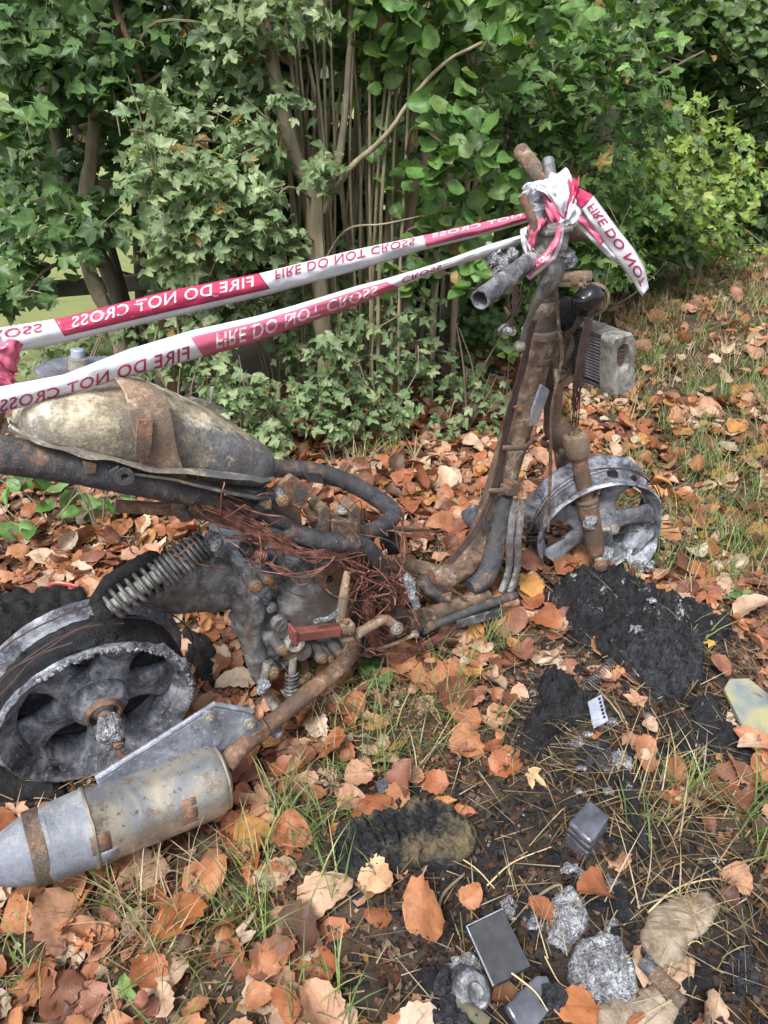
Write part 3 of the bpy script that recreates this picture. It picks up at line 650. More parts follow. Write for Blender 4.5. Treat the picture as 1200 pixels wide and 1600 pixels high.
sucker(540, 480, 3.0, 60, [cl(530, 420, 3.0, 50, 60, .12, 50), cl(590, 480, 2.95, 60, 50, .12, 60), cl(460, 440, 2.9, 50, 50, .12, 50)], 'maple growth in the shade among the thin upright stems')
# right-hand shrubs, receding
b = foot(H(860, 470, 3.9)); st = []
for pts in ([(700, 460), (760, 250), (860, 190), (1000, 130), (1100, 80)], [(720, 460), (800, 300), (900, 220), (1030, 230)], [(740, 470), (780, 360), (850, 300), (960, 210)], [(760, 470), (800, 200), (820, 0)], [(820, 470), (900, 250), (960, 40)], [(700, 470), (690, 330), (850, 130), (1040, 60)]):
    st.append((hp(pts, 3.6, .2), .016, .004))
cs = [cl(860, 120, 3.3, 110, 70, .25, 190), cl(960, 90, 3.4, 100, 70, .25, 170), cl(800, 200, 3.5, 90, 80, .2, 150), cl(900, 250, 3.5, 100, 60, .25, 190), cl(860, 340, 3.6, 100, 50, .2, 160), cl(960, 330, 3.7, 90, 60, .2, 160), cl(940, 410, 3.6, 90, 40, .15, 110), cl(1000, 180, 3.8, 80, 60, .2, 130), cl(900, -80, 3.6, 300, 90, .5, 260), cl(820, 420, 3.6, 70, 60, .15, 110)]
shrub('bushy_maple', 'bushy maple with slanting bare branches behind the handlebar', b, st, cs, 'maple', 'hazel', (.06, .10), 'twig', HG, .005, 30, .45, 'shrub')
b = foot(H(1080, 430, 5.1)); st = [(hp([(1080, 440), (1060, 330), (1000, 250), (930, 210)], 4.9, -.6), .02, .006), (hp([(1090, 440), (1100, 300), (1090, 150)], 5.0), .02, .008), (hp([(1085, 440), (1000, 330), (940, 300)], 4.9, -.4), .012, .005)]
cs = [cl(970, 260, 4.3, 70, 50, .25, 130), cl(1040, 280, 4.3, 80, 60, .25, 180), cl(1110, 330, 4.6, 80, 50, .25, 160), cl(1020, 350, 4.5, 80, 45, .25, 140), cl(1150, 270, 4.8, 60, 60, .25, 130), cl(1060, 200, 4.8, 90, 50, .3, 150), cl(1130, 390, 4.9, 80, 25, .2, 80)]
shrub('oak_shrub', 'yellow green lobed leaf shrub spreading over the grass verge', b, st, cs, 'maple', 'oak', (.06, .10), 'twig', HG, .005, 30, .45, 'shrub')
b = foot(H(1180, 400, 6.4)); st = [(hp([(1180, 400), (1150, 250), (1120, 50), (1100, -150)], 6.6), .04, .02), (hp([(1180, 400), (1220, 200), (1260, -100)], 6.6), .03, .015)]
cs = [cl(1100, 60, 5.6, 130, 80, .4, 420), cl(1000, 20, 5.2, 110, 60, .4, 300), cl(1190, 130, 5.8, 80, 90, .4, 300), cl(1150, 230, 6.0, 100, 70, .4, 280), cl(1230, 300, 6.2, 90, 80, .4, 240), cl(1100, -80, 6.0, 240, 90, .5, 380), cl(1280, 60, 6.5, 120, 120, .5, 300), cl(1160, 330, 6.3, 90, 50, .4, 200)]
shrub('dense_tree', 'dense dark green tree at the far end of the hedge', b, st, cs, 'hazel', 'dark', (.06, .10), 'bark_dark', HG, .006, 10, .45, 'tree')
# back-fill shrubs added behind, dense so the hedge interior goes dark
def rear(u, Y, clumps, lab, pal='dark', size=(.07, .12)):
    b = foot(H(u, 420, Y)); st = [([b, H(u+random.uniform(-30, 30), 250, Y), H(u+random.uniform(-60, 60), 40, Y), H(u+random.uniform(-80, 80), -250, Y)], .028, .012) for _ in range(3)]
    shrub('backfill_shrub', lab, b, st, clumps, 'hazel', pal, size, 'bark_dark', HG, .006, 0, .4, 'shrub')
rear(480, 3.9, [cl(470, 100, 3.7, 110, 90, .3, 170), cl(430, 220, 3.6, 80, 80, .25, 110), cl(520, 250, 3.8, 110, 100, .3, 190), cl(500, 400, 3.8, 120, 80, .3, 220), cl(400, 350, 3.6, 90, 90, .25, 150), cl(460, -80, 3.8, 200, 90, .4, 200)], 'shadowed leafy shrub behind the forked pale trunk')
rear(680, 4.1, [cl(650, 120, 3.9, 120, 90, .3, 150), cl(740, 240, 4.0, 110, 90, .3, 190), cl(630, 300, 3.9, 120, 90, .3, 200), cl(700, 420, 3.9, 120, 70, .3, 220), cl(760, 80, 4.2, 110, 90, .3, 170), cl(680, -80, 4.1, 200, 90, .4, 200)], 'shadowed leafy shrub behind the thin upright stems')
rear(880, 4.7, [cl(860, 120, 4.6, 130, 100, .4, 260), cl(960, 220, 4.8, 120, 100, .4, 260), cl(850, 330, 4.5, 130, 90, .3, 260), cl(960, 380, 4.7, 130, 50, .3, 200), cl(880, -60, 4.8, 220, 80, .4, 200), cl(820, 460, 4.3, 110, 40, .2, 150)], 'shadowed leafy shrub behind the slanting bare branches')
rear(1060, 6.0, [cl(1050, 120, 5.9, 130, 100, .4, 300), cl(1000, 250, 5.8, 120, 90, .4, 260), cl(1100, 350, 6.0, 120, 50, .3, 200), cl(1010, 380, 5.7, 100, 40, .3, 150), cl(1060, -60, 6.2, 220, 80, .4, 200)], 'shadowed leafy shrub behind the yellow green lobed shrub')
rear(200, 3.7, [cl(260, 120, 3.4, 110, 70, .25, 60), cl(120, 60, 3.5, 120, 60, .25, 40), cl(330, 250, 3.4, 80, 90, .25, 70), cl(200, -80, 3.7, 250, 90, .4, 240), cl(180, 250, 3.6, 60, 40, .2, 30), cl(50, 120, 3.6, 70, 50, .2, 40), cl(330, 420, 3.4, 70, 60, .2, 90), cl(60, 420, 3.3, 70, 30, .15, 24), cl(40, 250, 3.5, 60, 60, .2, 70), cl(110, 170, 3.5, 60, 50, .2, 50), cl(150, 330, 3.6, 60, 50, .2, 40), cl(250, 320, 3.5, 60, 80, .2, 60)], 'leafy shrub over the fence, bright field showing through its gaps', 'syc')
# ivy and dark growth low on the bank under the right hedge
b = foot(H(930, 430, 4.3))
shrub('ivy_bank', 'dark ivy on the bank under the right end of the hedge', b, [([b, b+Vector((.2, -.1, .15)), b+Vector((.5, .2, .3))], .006, .003)],
      [cl(900, 400, 4.0, 80, 30, .2, 160), cl(980, 400, 4.4, 80, 25, .2, 160), cl(830, 500, 3.5, 60, 30, .15, 110), cl(760, 520, 3.2, 60, 30, .12, 90), cl(900, 440, 3.8, 70, 20, .2, 120), cl(1090, 405, 5.3, 90, 14, .2, 120), cl(1180, 385, 6.0, 60, 16, .3, 120)], 'hazel', 'dark', (.035, .06), 'twig', None, .003, 0, .3, 'ivy')
# bramble at the lower left, beside the rear wheel
for (u0, v0, cs_, lab) in ((90, 840, [cl(30, 760, 1.95, 35, 22, .05, 5), cl(75, 770, 1.95, 30, 20, .05, 4), cl(20, 820, 1.9, 40, 20, .04, 5), cl(95, 860, 1.85, 22, 14, .03, 3)], 'bramble with large oval green leaves below the rusty seat rail'),
                          (150, 800, [cl(140, 780, 2.0, 30, 24, .05, 7), cl(165, 830, 1.95, 25, 20, .04, 5), cl(125, 890, 1.85, 20, 16, .03, 3), cl(215, 770, 2.0, 40, 16, .05, 5)], 'bramble with curled green leaves under the fuel tank strap')):
    b = foot(H(u0, v0+10, 1.95)); st = [([b, H(u0-40, v0-60, 1.96), H(u0-90, v0-90, 1.97)], .004, .002), ([b, H(u0+20, v0-60, 1.96), H(u0+40, v0-100, 1.98)], .004, .002), ([b, H(u0-20, v0-30, 1.92), H(u0-60, v0+10, 1.9)], .003, .002)]
    shrub('bramble', lab, b, st, cs_, 'oval', 'oval', (.055, .085), 'twig', 'brambles beside the scooter', .002, 20, .5, 'bramble', 0)
b = foot(H(795, 600, 2.75)); 
shrub('yellow_seedling', 'small bright yellow green seedling beside the steering column', b, [([b, H(795, 560, 2.75), H(793, 525, 2.75)], .003, .001)], [cl(796, 545, 2.72, 16, 26, .03, 14)], 'oval', 'oak', (.035, .05), 'twig', None, .0015, 14, .6, 'seedling', 0)
for (u0, v0, lab) in ((590, 1075, 'small green weed growing before the exhaust pipe'), (575, 1050, 'tiny green weed beside the red pedal end'), (690, 700, 'small green weed behind the U shaped tube'), (1150, 945, 'flat green weed in the grass beyond the largest char slab')):
    b = Gs(u0, v0); shrub('weed', lab, b, [([b-Z*.01, b+Z*.02, b+Vector((.01, -.01, .04))], .002, .001)], [(b+Z*.035, (.035, .035, .014), 12)], 'oval', 'oval', (.022, .04), 'twig', 'small weeds among the leaves', .001, 12, .15, 'weed', 0)
# fence behind the hedge
fp = thing('post_and_rail_fence', foot(H(130, 450, 3.45)), 'dark wooden post and rail fence behind the left end of the hedge', 'fence')
a, b = H(15, 478, 3.35), H(245, 425, 3.55); dr = (b-a).normalized(); dr.z = 0; dr.normalize(); zz = (a.z+b.z)/2; nn = Vector((-dr.y, dr.x, 0))
for k, zr in enumerate((zz, zz+.42)):
    for s_ in range(-1, 2):
        c = a.lerp(b, .5)+dr*(s_*1.8); m = MB().box(Vector((c.x, c.y, zr+random.uniform(-.01, .01))), dr*.897, nn*.018, Z*.036); obj('rail', m, M['fence'], fp, .004)
for s_ in range(-2, 2):
    c = a.lerp(b, .5)+dr*(s_*1.8+.9)+nn*.068; m = MB().box(Vector((c.x, c.y, .5)), dr*.045, nn*.05, Z*.56); obj('post', m, M['fence'], fp, .006)
# tall dry stalks in front of the hedge
for u0, v0, u1, v1, Y, lab in ((520, 690, 535, 480, 2.5, 'tall pale dry stalk beside the forked trunk'), (940, 470, 985, 320, 3.4, 'thin dry grass stalk by the hanging tape end'), (1090, 420, 1170, 250, 4.6, 'long dry grass stalk leaning over the verge')):
    m = MB(); p0 = foot(H(u0, v0, Y)); m.tube([p0, H((u0+u1)/2-6, (v0+v1)/2, Y), H(u1, v1, Y)], [.003, .0012], 6)
    tag(obj('dry_stalk', m, M['twig']), lab, 'stalk')
# ------------------------------------------------------------------ burnt scooter
SC = thing('burnt_scooter', Vector((HUB.x, HUB.y, 0))+D*.65, 'burnt out motor scooter stripped to rusty frame, engine and bare wheel rims', 'scooter')
def sp_(lst): return [S(*p) for p in lst]
def bolt(parent, p, axis, r=.010, h=.010, mat='brass', hexa=True, name='bolt'):
    axis = Vector(axis).normalized(); m = MB(); m.cyl(p-axis*.004, p+axis*h, r, 6 if hexa else 12); m.cyl(p-axis*.005, p+axis*.002, r*1.35, 12); m.cyl(p+axis*h, p+axis*(h+.003), r*.55, 8)
    return obj(name, m, M[mat], parent, .0012)
def stuff_part(o): o['kind'] = 'stuff'; return o

# ---- rear wheel (leans towards the path)
NS = N; N = (N*math.cos(R(10)) - Z*math.sin(R(10))).normalized(); ZW = (Z - N*Z.dot(N)).normalized()
RIMP = [(r_*.965, o_) for r_, o_ in [(.205, .060), (.206, .054), (.196, .046), (.180, .040), (.168, .018), (.165, 0), (.168, -.018), (.180, -.040), (.196, -.048), (.207, -.056), (.206, -.064), (.196, -.062), (.176, -.050), (.158, -.030), (.152, 0), (.158, .030), (.176, .048), (.190, .058), (.198, .064)]]
def melt(th, k, r, o):
    s = max(0.0, math.cos(th+R(48)))**1.5                 # th: 0 up, negative forward
    q = noise.fractal(Vector((math.cos(th)*9, math.sin(th)*9, k*.6)), 1, 2, 4)
    if k in (0, 1, 2, 17, 18): r = r - .020*s*(1+.6*q) + .0016*q; o = o - .006*s + .005*s*q
    return (r + .0012*q, o)
m = MB(); m.lathe(HUB, N, Z, RIMP, 120, True, mod=melt)
wheel = obj('rear_wheel', m, M['wheel'], SC, relief=.004, rsize=.02, rlev=1)
def spoke(parent, c, ax, up, ang, r0, r1, w0, w1, t0, off, mat, name='spoke'):
    f, g = ortho(ax, up); rad = f*math.cos(ang)+g*math.sin(ang); tan = ax.cross(rad); rings = []
    for k in range(7):
        s = k/6; r = r0+(r1-r0)*s; wv = (w0*(1-s)+w1*s)*(1-.42*math.sin(math.pi*s)); tv = t0*(1-.25*s)
        ring = []
        for q in range(14):
            a = 2*math.pi*q/14; cx, sx_ = math.cos(a), math.sin(a)
            ring.append(c + rad*r + tan*(wv*math.copysign(abs(cx)**.7, cx)) + ax*(off + tv*math.copysign(abs(sx_)**.8, sx_) - .012*math.sin(math.pi*s)))
        rings.append(ring)
    m = MB().rings(rings); m.jitter(.003, 25); return obj(name, m, M[mat], parent)
for k in range(5): spoke(wheel, HUB, N, Z, R(38+72*k), .03, .164, .060, .066, .022, .008, 'wheel')
m = MB(); m.lathe(HUB, N, Z, [(.05, -.012), (.10, -.016), (.128, -.010), (.150, -.02), (.152, -.03), (.05, -.03)], 60, True); obj('brake_drum', m, M['char_lump'], wheel)
m = MB(); m.lathe(HUB, N, Z, [(.0, .060), (.018, .060), (.024, .052), (.042, .050), (.052, .044), (.058, .03), (.06, -.04), (.0, -.04)], 36, False); obj('hub', m, M['wheel'], wheel)
m = MB(); m.lathe(HUB, N, Z, [(.026, .052), (.030, .066), (.034, .066), (.036, .05)], 28, False); obj('bearing_seat', m, M['rust'], wheel)
m = MB(); m.tube([HUB+N*.03, HUB+N*.10], .014, 14, 1); obj('axle', m, M['rust'], wheel)
m = MB(); m.lump(HUB+N*.100+Z*.0, .029, .32, 60, 16); obj('melted_axle_nut', m, M['ash'], wheel)
bolt(wheel, HUB+N*.120-Z*.018+D*.006, N, .011, .012)
m = MB()                                                     # crusted white edge of the melted flange
for k in range(240):
    th = R(random.uniform(-115, 30)); s = max(0.0, math.cos(th+R(48)))**1.5
    rr = .1905-.020*s+random.gauss(0, .002); c = HUB + (ZW*math.cos(th) + N.cross(ZW)*math.sin(th))*rr + N*(.061-.006*s+random.gauss(0, .002)); m.lump(c, random.uniform(.002, .005), .5, 200, 5)
stuff_part(obj('ash_crust', m, M['ash'], wheel))
# tyre remains: char draped round the rim and the steel bead wires
m = MB(); m.lathe(HUB, N, Z, [(.160, .038), (.176, .034), (.181, .01), (.181, -.02), (.176, -.036), (.160, -.04)], 150, True, mod=lambda th, k, r, o: (r+.004*noise.fractal(Vector((math.cos(th)*14, math.sin(th)*14, k*1.7)), 1, 2, 4), o)); obj('tyre_residue', m, M['char'], wheel)
m = MB()
for k in range(40):
    th = R(random.uniform(-175, 175)); c = HUB+(ZW*math.cos(th)+N.cross(ZW)*math.sin(th))*random.uniform(.172, .178)+N*random.uniform(-.03, .03); m.lump(c, random.uniform(.006, .012), .6, 90, 7)
stuff_part(obj('charred_tyre', m, M['char'], wheel))
for k, (ra, o_, a0, a1) in enumerate(((.214, .02, -150, 100), (.218, .03, -20, 95), (.210, .038, 5, 110), (.216, -.03, -120, 60))):
    pts = [HUB+(ZW*math.cos(R(a0+(a1-a0)*i/14))+N.cross(ZW)*math.sin(R(a0+(a1-a0)*i/14)))*(ra+.003*math.sin(i))+N*(o_+.004*math.cos(i*1.3)) for i in range(15)]
    obj('bead_wire', MB().tube(pts, .0016, 6, 3), M['copper_dark'], wheel)

N = NS
# ---- engine, swing arm
ENG = MB()
o_ = .03
poly = [(338, 862), (372, 866), (402, 872), (430, 905), (405, 960), (395, 1010), (412, 1052), (392, 1062), (376, 1050), (384, 1010), (378, 968), (352, 966), (332, 985), (312, 1000), (292, 990), (280, 962), (262, 950), (236, 958), (206, 950), (150, 945), (140, 930), (170, 905), (240, 882), (300, 850)]
ENG.prism([S(a, b, -.02) for a, b in poly], -N*.10); ENG.jitter(.004, 14)
ENG = MB(); ENG.tube(sp_([(150, 940, -.05), (190, 928, -.045), (240, 920, -.04), (300, 915, -.03), (350, 912, -.03), (385, 915, -.03)]), [.02, .042, .056, .068, .066, .055], 26, 8, flat=.5, hint=Z); ENG.jitter(.008, 12)
swing = obj('swing_arm', ENG, M['alloy_grey'], SC, relief=.012, rsize=.05, rlev=2)
ENG = MB(); ENG.tube(sp_([(375, 890, .0), (388, 940, .01), (392, 990, .02), (402, 1035, .03), (410, 1060, .03)]), [.035, .04, .026, .024, .02], 20, 8, flat=.8); ENG.jitter(.005, 16); obj('swing_arm_leg', ENG, M['alloy_grey'], swing, relief=.008, rsize=.04, rlev=1)
poly = [(365, 872), (400, 862), (440, 880), (470, 872), (520, 880), (560, 868), (600, 900), (612, 960), (585, 985), (560, 1012), (520, 1028), (470, 1032), (440, 1052), (415, 1062), (400, 1040), (398, 1000), (384, 950)]
m = MB(); m.prism([S(a, b, .030) for a, b in poly], -N*.16); m.jitter(.004, 14)
eng = obj('engine_case', m, M['alloy'], SC, .014, relief=.016, rsize=.035, rlev=4)
cc = S(498, 932, .035); m = MB()
m.lathe(cc, N, Z, [(.108, -.03), (.106, .0), (.100, .018), (.086, .030), (.060, .040), (.030, .044), (.0, .045)], 48, False); m.jitter(.004, 12); obj('engine_cover', m, M['alloy_grey'], eng, relief=.004, rsize=.03, rlev=2)
for a, b, r, h in ((392, 905, .014, .03), (408, 890, .012, .04), (418, 902, .010, .03), (437, 975, .018, .03), (430, 1000, .013, .04), (444, 1012, .012, .03), (418, 1040, .016, .03), (490, 1012, .013, .045), (502, 1015, .012, .045), (520, 1008, .012, .04), (540, 1002, .013, .03), (462, 1005, .020, .04)):
    p = S(a, b, .04); t_ = MB(); t_.cyl(p-N*.05, p+N*h, r*1.15, 16); obj('boss', t_, M['alloy_grey'], eng, .003)
    if (a, b) not in ((437, 975), (462, 1005)): bolt(eng, p+N*h, N, r*.72, .009)
p = S(437, 975, .072); m = MB(); m.lathe(p, N, Z, [(0, .006), (.016, .006), (.019, 0), (.019, -.01)], 24, False); m.box(p+N*.007, (D+Z).normalized()*.014, N*.001, (D-Z).normalized()*.0018); obj('filler_cap', m, M['alloy_grey'], eng)
p = S(462, 1005, .082); m = MB(); m.lathe(p, N, Z, [(.010, -.03), (.012, .004), (.020, .006), (.023, 0), (.022, -.02)], 24, False); obj('breather_ring', m, M['galv'], eng)
m = MB()
for a, b, r in ((402, 878, .018), (415, 930, .014), (410, 912, .02), (398, 935, .012), (425, 950, .012), (395, 890, .016)): m.lump(S(a, b, .035), r, .45, 45, 12, (1, 1, 1.3))
obj('melted_alloy', m, M['ash'], eng)
# broken holes in the swing arm casting
for a, b in ((300, 915), (322, 935)):
    m = MB(); m.lump(S(a, b, -.022), .016, .6, 60, 9, (1.3, .3, .8)); obj('torn_edge', m, M['char'], swing)
p = S(368, 968, -.01); obj('boss', MB().cyl(p-N*.02, p+N*.012, .010, 16, hollow=.5), M['alloy_grey'], swing)
# lower links under the engine
m = MB(); m.tube(sp_([(418, 1035, .06), (413, 1068, .07), (425, 1100, .08), (437, 1115, .09)]), .010, 10); obj('stand_link', m, M['galv'], SC)
m = MB(); m.lump(S(410, 1075, .08), .016, .3, 60, 12); obj('melted_bush', m, M['ash'], SC)
m = MB(); m.tube(sp_([(458, 1028, .08), (456, 1060, .085), (455, 1082, .09)]), .009, 10); obj('stand_pivot', m, M['galv'], SC)
def coil(parent, a, b, rad, wire, turns, mat, name='coil_spring', seg=7, per=14):
    a, b = Vector(a), Vector(b); t_ = (b-a).normalized(); x, y = ortho(t_); n = int(turns*per)
    pts = [a.lerp(b, i/n)+x*rad*math.cos(2*math.pi*i/per)+y*rad*math.sin(2*math.pi*i/per) for i in range(n+1)]
    return obj(name, MB().tube(pts, wire, seg, 1), M[mat], parent)
coil(SC, S(456, 1050, .087), S(455, 1085, .092), .014, .0025, 6, 'spring', 'stand_spring')
m = MB(); m.prism([S(a, b, .085) for a, b in ((440, 1082), (474, 1076), (478, 1084), (446, 1092))], -N*.012); obj('spring_plate', m, M['galv'], SC, .002)
# ---- rear shock absorber
a, b = S(168, 952, .055), S(328, 846, .055); ax = (b-a).normalized()
shock = obj('shock_absorber', MB().tube([a, a.lerp(b, .5), b], .0125, 16, 1), M['chrome'], SC)
for k in range(9):                                            # bump collar of stacked rings, as on the rod
    c = a.lerp(b, .12+.055*k); obj('rod_collar', MB().cyl(c-ax*.006, c+ax*.006, .0155, 18), M['chrome'], shock, .001)
coil(shock, a.lerp(b, .04), a.lerp(b, .50), .0265, .0042, 6.2, 'spring', per=18); coil(shock, a.lerp(b, .50), a.lerp(b, .97), .0265, .0042, 11, 'spring', per=18)
m = MB(); m.lump(S(334, 846, .055), .020, .35, 50, 12); m.lump(S(330, 866, .06), .010, .5, 50, 10, (.7, .7, 2)); obj('upper_mount', m, M['ash'], shock)
p = S(158, 955, .06); obj('lower_mount', MB().cyl(p-N*.015, p+N*.02, .014, 14), M['char'], shock, .002)
m = MB(); m.prism([S(q, r, .03) for q, r in ((140, 952), (165, 912), (240, 868), (258, 872), (190, 938), (175, 960))], -N*.03); m.jitter(.003, 20); obj('inner_mudguard', m, M['char_soft'], SC, .008)
# ---- exhaust
a, b = S(-6, 1348, .25), S(354, 1211, .25); ax = (b-a).normalized(); L = (b-a).length
def along(t_): return a.lerp(b, t_)
pr = [(-.02, .024), (-.01, .032), (.02, .038), (.10, .048), (.15, .0515), (.155, .055), (.20, .0565), (.205, .056), (.36, .060), (.365, .0615), (.37, .060), (.90, .0605), (.935, .059), (.96, .055), (.985, .046), (1.0, .030)]
def muff(t0, t1, name, mat, parent):
    q = [(t_, r) for t_, r in pr if t0 <= t_ <= t1]; m = MB()
    m.lathe(a, ax, Z, [(r*1.15, t_*L) for t_, r in q], 44, False, mod=lambda th, k, r, o: (r*(1+.012*math.sin(3*th+k)), o)); m.jitter(.0012, 30); return obj(name, m, M[mat], parent, angle=60, relief=.004, rsize=.05, rlev=1)
mf = muff(.36, 1.0, 'muffler', 'muffler', SC); muff(.15, .37, 'muffler_sleeve', 'muffler_blue', mf); muff(-.02, .155, 'tail_cone', 'muffler_blue', mf)
for t_ in (.155, .365, .965): 
    c = along(t_); r0 = 1.15*float(np.interp(t_, [q[0] for q in pr], [q[1] for q in pr])); m = MB(); hw = .012 if t_ < .2 else .002; m.lathe(c, ax, Z, [(r0-.002, -hw-.001), (r0+.0018, -hw), (r0+.0018, hw), (r0-.002, hw+.001)], 44, True); m.jitter(.0015, 40); obj('seam_band', m, M['steel'] if t_ < .2 else M['muffler'], mf)
x1, x2 = ortho(ax, N)
def patch(t0, t1, a0, a1, mat, name):                         # a strap or flap that follows the barrel
    m = MB(); v = []; f = []
    for i in range(2):
        for j in range(9):
            th = a0+(a1-a0)*j/8; rr = .0700; v.append(along(t0+(t1-t0)*i)+(x1*math.cos(th)+x2*math.sin(th))*rr)
    f = [(j, j+1, j+10, j+9) for j in range(8)]
    n0 = len(v); v += [p+(p-along(t0)).normalized()*.0 for p in v]; m.add(v[:n0], f); o = obj(name, m, M[mat], mf); sm = o.modifiers.new('solid', 'SOLIDIFY'); sm.thickness = .0016; return o
s_ = 1 if x2.dot(Z) > 0 else -1
patch(.735, .80, s_*R(-42), s_*R(38), 'rust', 'strap_mark'); patch(.345, .425, s_*R(8), s_*R(36), 'rust', 'strap_mark'); patch(.36, .45, s_*R(-40), s_*R(8), 'muffler_blue', 'heat_patch')
br = [(150, 1218), (335, 1102), (392, 1112), (415, 1140), (372, 1172), (358, 1192), (320, 1172), (235, 1205), (165, 1248)]
pp = [S(q, r, .215+.0*i) for i, (q, r) in enumerate(br)]
m = MB(); m.prism(pp, N*.006); m.jitter(.003, 12); mb_ = obj('muffler_bracket', m, M['alloy_blue'], SC, .003)
m = MB(); m.tube([S(150, 1216, .218), S(240, 1160, .218), S(335, 1100, .218), S(394, 1111, .218)], .0055, 8, 1); obj('bracket_rim', m, M['alloy_blue'], mb_)
for q, r in ((326, 1118), (390, 1130)):
    p = S(q, r, .222); obj('washer', MB().cyl(p-N*.002, p+N*.004, .014, 20), M['galv'], mb_, .001); bolt(mb_, p+N*.003, N, .0085, .009, 'galv')
m = MB(); m.prism([S(q, r, .225) for q, r in ((366, 1168), (418, 1134), (424, 1146), (374, 1182))], -N*.03); obj('bracket_edge', m, M['rust'], mb_, .003)
m = MB(); m.tube(sp_([(352, 1196, .25), (372, 1172, .235), (412, 1140, .20), (470, 1092, .16), (520, 1052, .12), (545, 1025, .10), (552, 1000, .07), (540, 975, .03)]), [.020, .0185, .0185, .02, .02, .021, .022], 18, 6, rough=.001)
obj('exhaust_pipe', m, M['rust'], SC)
m = MB(); m.tube(sp_([(426, 1100, .11), (437, 1118, .14), (440, 1130, .16)]), .011, 12); coilp = S(428, 1106, .12); obj('pipe_stud', m, M['galv'], SC)
m = MB(); m.lump(S(413, 1068, .1), .015, .4, 70, 12); obj('ash_lump', m, M['ash'], SC); m = MB(); m.lump(S(432, 1145, .19), .012, .5, 70, 12); obj('ash_lump', m, M['ash'], SC)

# ---- fuel tank under the seat rails
ta, tb = S(28, 655, .03), S(412, 712, .03); tx = (tb-ta).normalized(); tn = (N - tx*N.dot(tx)).normalized(); tz = tn.cross(tx); tz = tz if tz.z > 0 else -tz; TL = (tb-ta).length
secs = [(-.02, .012, .012, .0), (.0, .045, .030, .0), (.04, .070, .048, .0), (.12, .088, .066, .004), (.25, .098, .080, .008), (.40, .10, .088, .010), (.50, .100, .086, .008), (.60, .098, .078, .0), (.75, .096, .074, -.006), (.88, .090, .062, -.014), (.96, .074, .050, -.02), (1.0, .05, .034, -.024), (1.015, .014, .012, -.026)]
rings = []
for t_, wn, hz_, dz_ in [(q_[0], q_[1], q_[2]*.84, q_[3]+.008) for q_ in secs]:
    c = ta.lerp(tb, t_)+tz*dz_; ring = []
    for q in range(32):
        an = 2*math.pi*q/32; cx, sx_ = math.cos(an), math.sin(an)
        pnt = c + tn*(wn*math.copysign(abs(cx)**.62, cx)) + tz*(hz_*math.copysign(abs(sx_)**.72, sx_)*(1 if sx_ > 0 else .85)); ring.append(pnt)
    rings.append(ring)
m = MB().rings(rings); 
m.v = [tuple(Vector(p)+noise.noise_vector(Vector(p)*9)*.007+noise.noise_vector(Vector(p)*30)*.0015) for p in m.v]
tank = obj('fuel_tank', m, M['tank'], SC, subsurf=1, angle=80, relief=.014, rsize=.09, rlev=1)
# welded flange round the tank
fl = []
for t_, wn, hz_, dz_ in secs[1:-1]: fl.append((ta.lerp(tb, t_)+tz*(dz_-.030), wn+.026))
loop = [c+tn*wv for c, wv in fl]+[c-tn*wv for c, wv in fl[::-1]]
m = MB(); m.prism(loop, tz*.005); m.jitter(.004, 14); obj('tank_flange', m, M['tank'], tank, .001)
for q, r, o2 in ((322, 738, .12),):
    p = S(q, r, o2); obj('tank_ear', MB().lathe(p, tz, N, [(.008, -.002), (.016, -.002), (.016, .002), (.008, .002)], 18), M['galv'], tank)
m = MB(); m.tube([S(*q) for q in ((16, 664, .135), (60, 690, .145), (110, 705, .15), (180, 720, .15), (250, 735, .15), (330, 741, .145), (390, 748, .14), (424, 745, .10))], [.012, .014, .014, .015, .014, .015, .016, .012], 10, 8, flat=.22, hint=N); m.jitter(.006, 22); obj('tank_lip', m, M['tank'], tank)
# strap over the tank
def strap(pts, wid, th, name, mat, parent, wd=None):
    p = catmull(pts, 5); wd = wd or tx; rings = []
    ww = lerp_list(wid, len(p))
    for i in range(len(p)):
        t_ = (p[min(i+1, len(p)-1)]-p[max(0, i-1)]).normalized(); x = (wd-t_*wd.dot(t_)).normalized(); y = t_.cross(x)
        rings.append([p[i]+x*ww[i]-y*th, p[i]+x*ww[i]+y*th, p[i]-x*ww[i]+y*th, p[i]-x*ww[i]-y*th])
    m = MB().rings(rings); m.jitter(.0022, 16); return obj(name, m, M[mat], parent, .0015)
st_ = strap([S(195, 588, .02), S(212, 600, .085), S(228, 622, .122), S(238, 660, .138), S(246, 700, .140), S(256, 738, .134), S(262, 752, .11)], [.022, .030, .033, .032, .030, .030, .036], .0025, 'tank_strap', 'rust_pale', tank)
strap([S(226, 655, .146), S(224, 690, .150), S(222, 712, .148)], [.012, .013, .012], .003, 'strap_rib', 'rust', st_)
m = MB(); m.prism([S(q, r, .142) for q, r in ((212, 700), (255, 735), (290, 742), (292, 752), (240, 756), (228, 740))], -N*.01); m.jitter(.003, 18); obj('strap_foot', m, M['rust'], st_, .002)
p = S(122, 578, -.03); q = S(121, 545, -.03); ft = obj('filler_neck', MB().cyl(p, p.lerp(q, .62), .016, 18), M['galv'], tank, .002); obj('filler_cap', MB().cyl(p.lerp(q, .5), q, .011, 14), M['blue_grey'], ft, .002)
m = MB(); m.tube(sp_([(60, 590, -.06), (100, 575, -.06), (170, 572, -.05)]), .018, 10, flat=.5); obj('tank_top_plate', m, M['alloy_blue'], tank)
m = MB(); m.prism([S(q, r, -.02) for q, r in ((255, 622), (300, 620), (335, 632), (350, 640), (330, 642), (290, 634), (260, 632))], tz*.006+N*.03); m.jitter(.003, 20); m.tube([S(330, 632, -.02), S(332, 604, -.02)], .004, 6); obj('tank_clip', m, M['galv'], tank, .001)
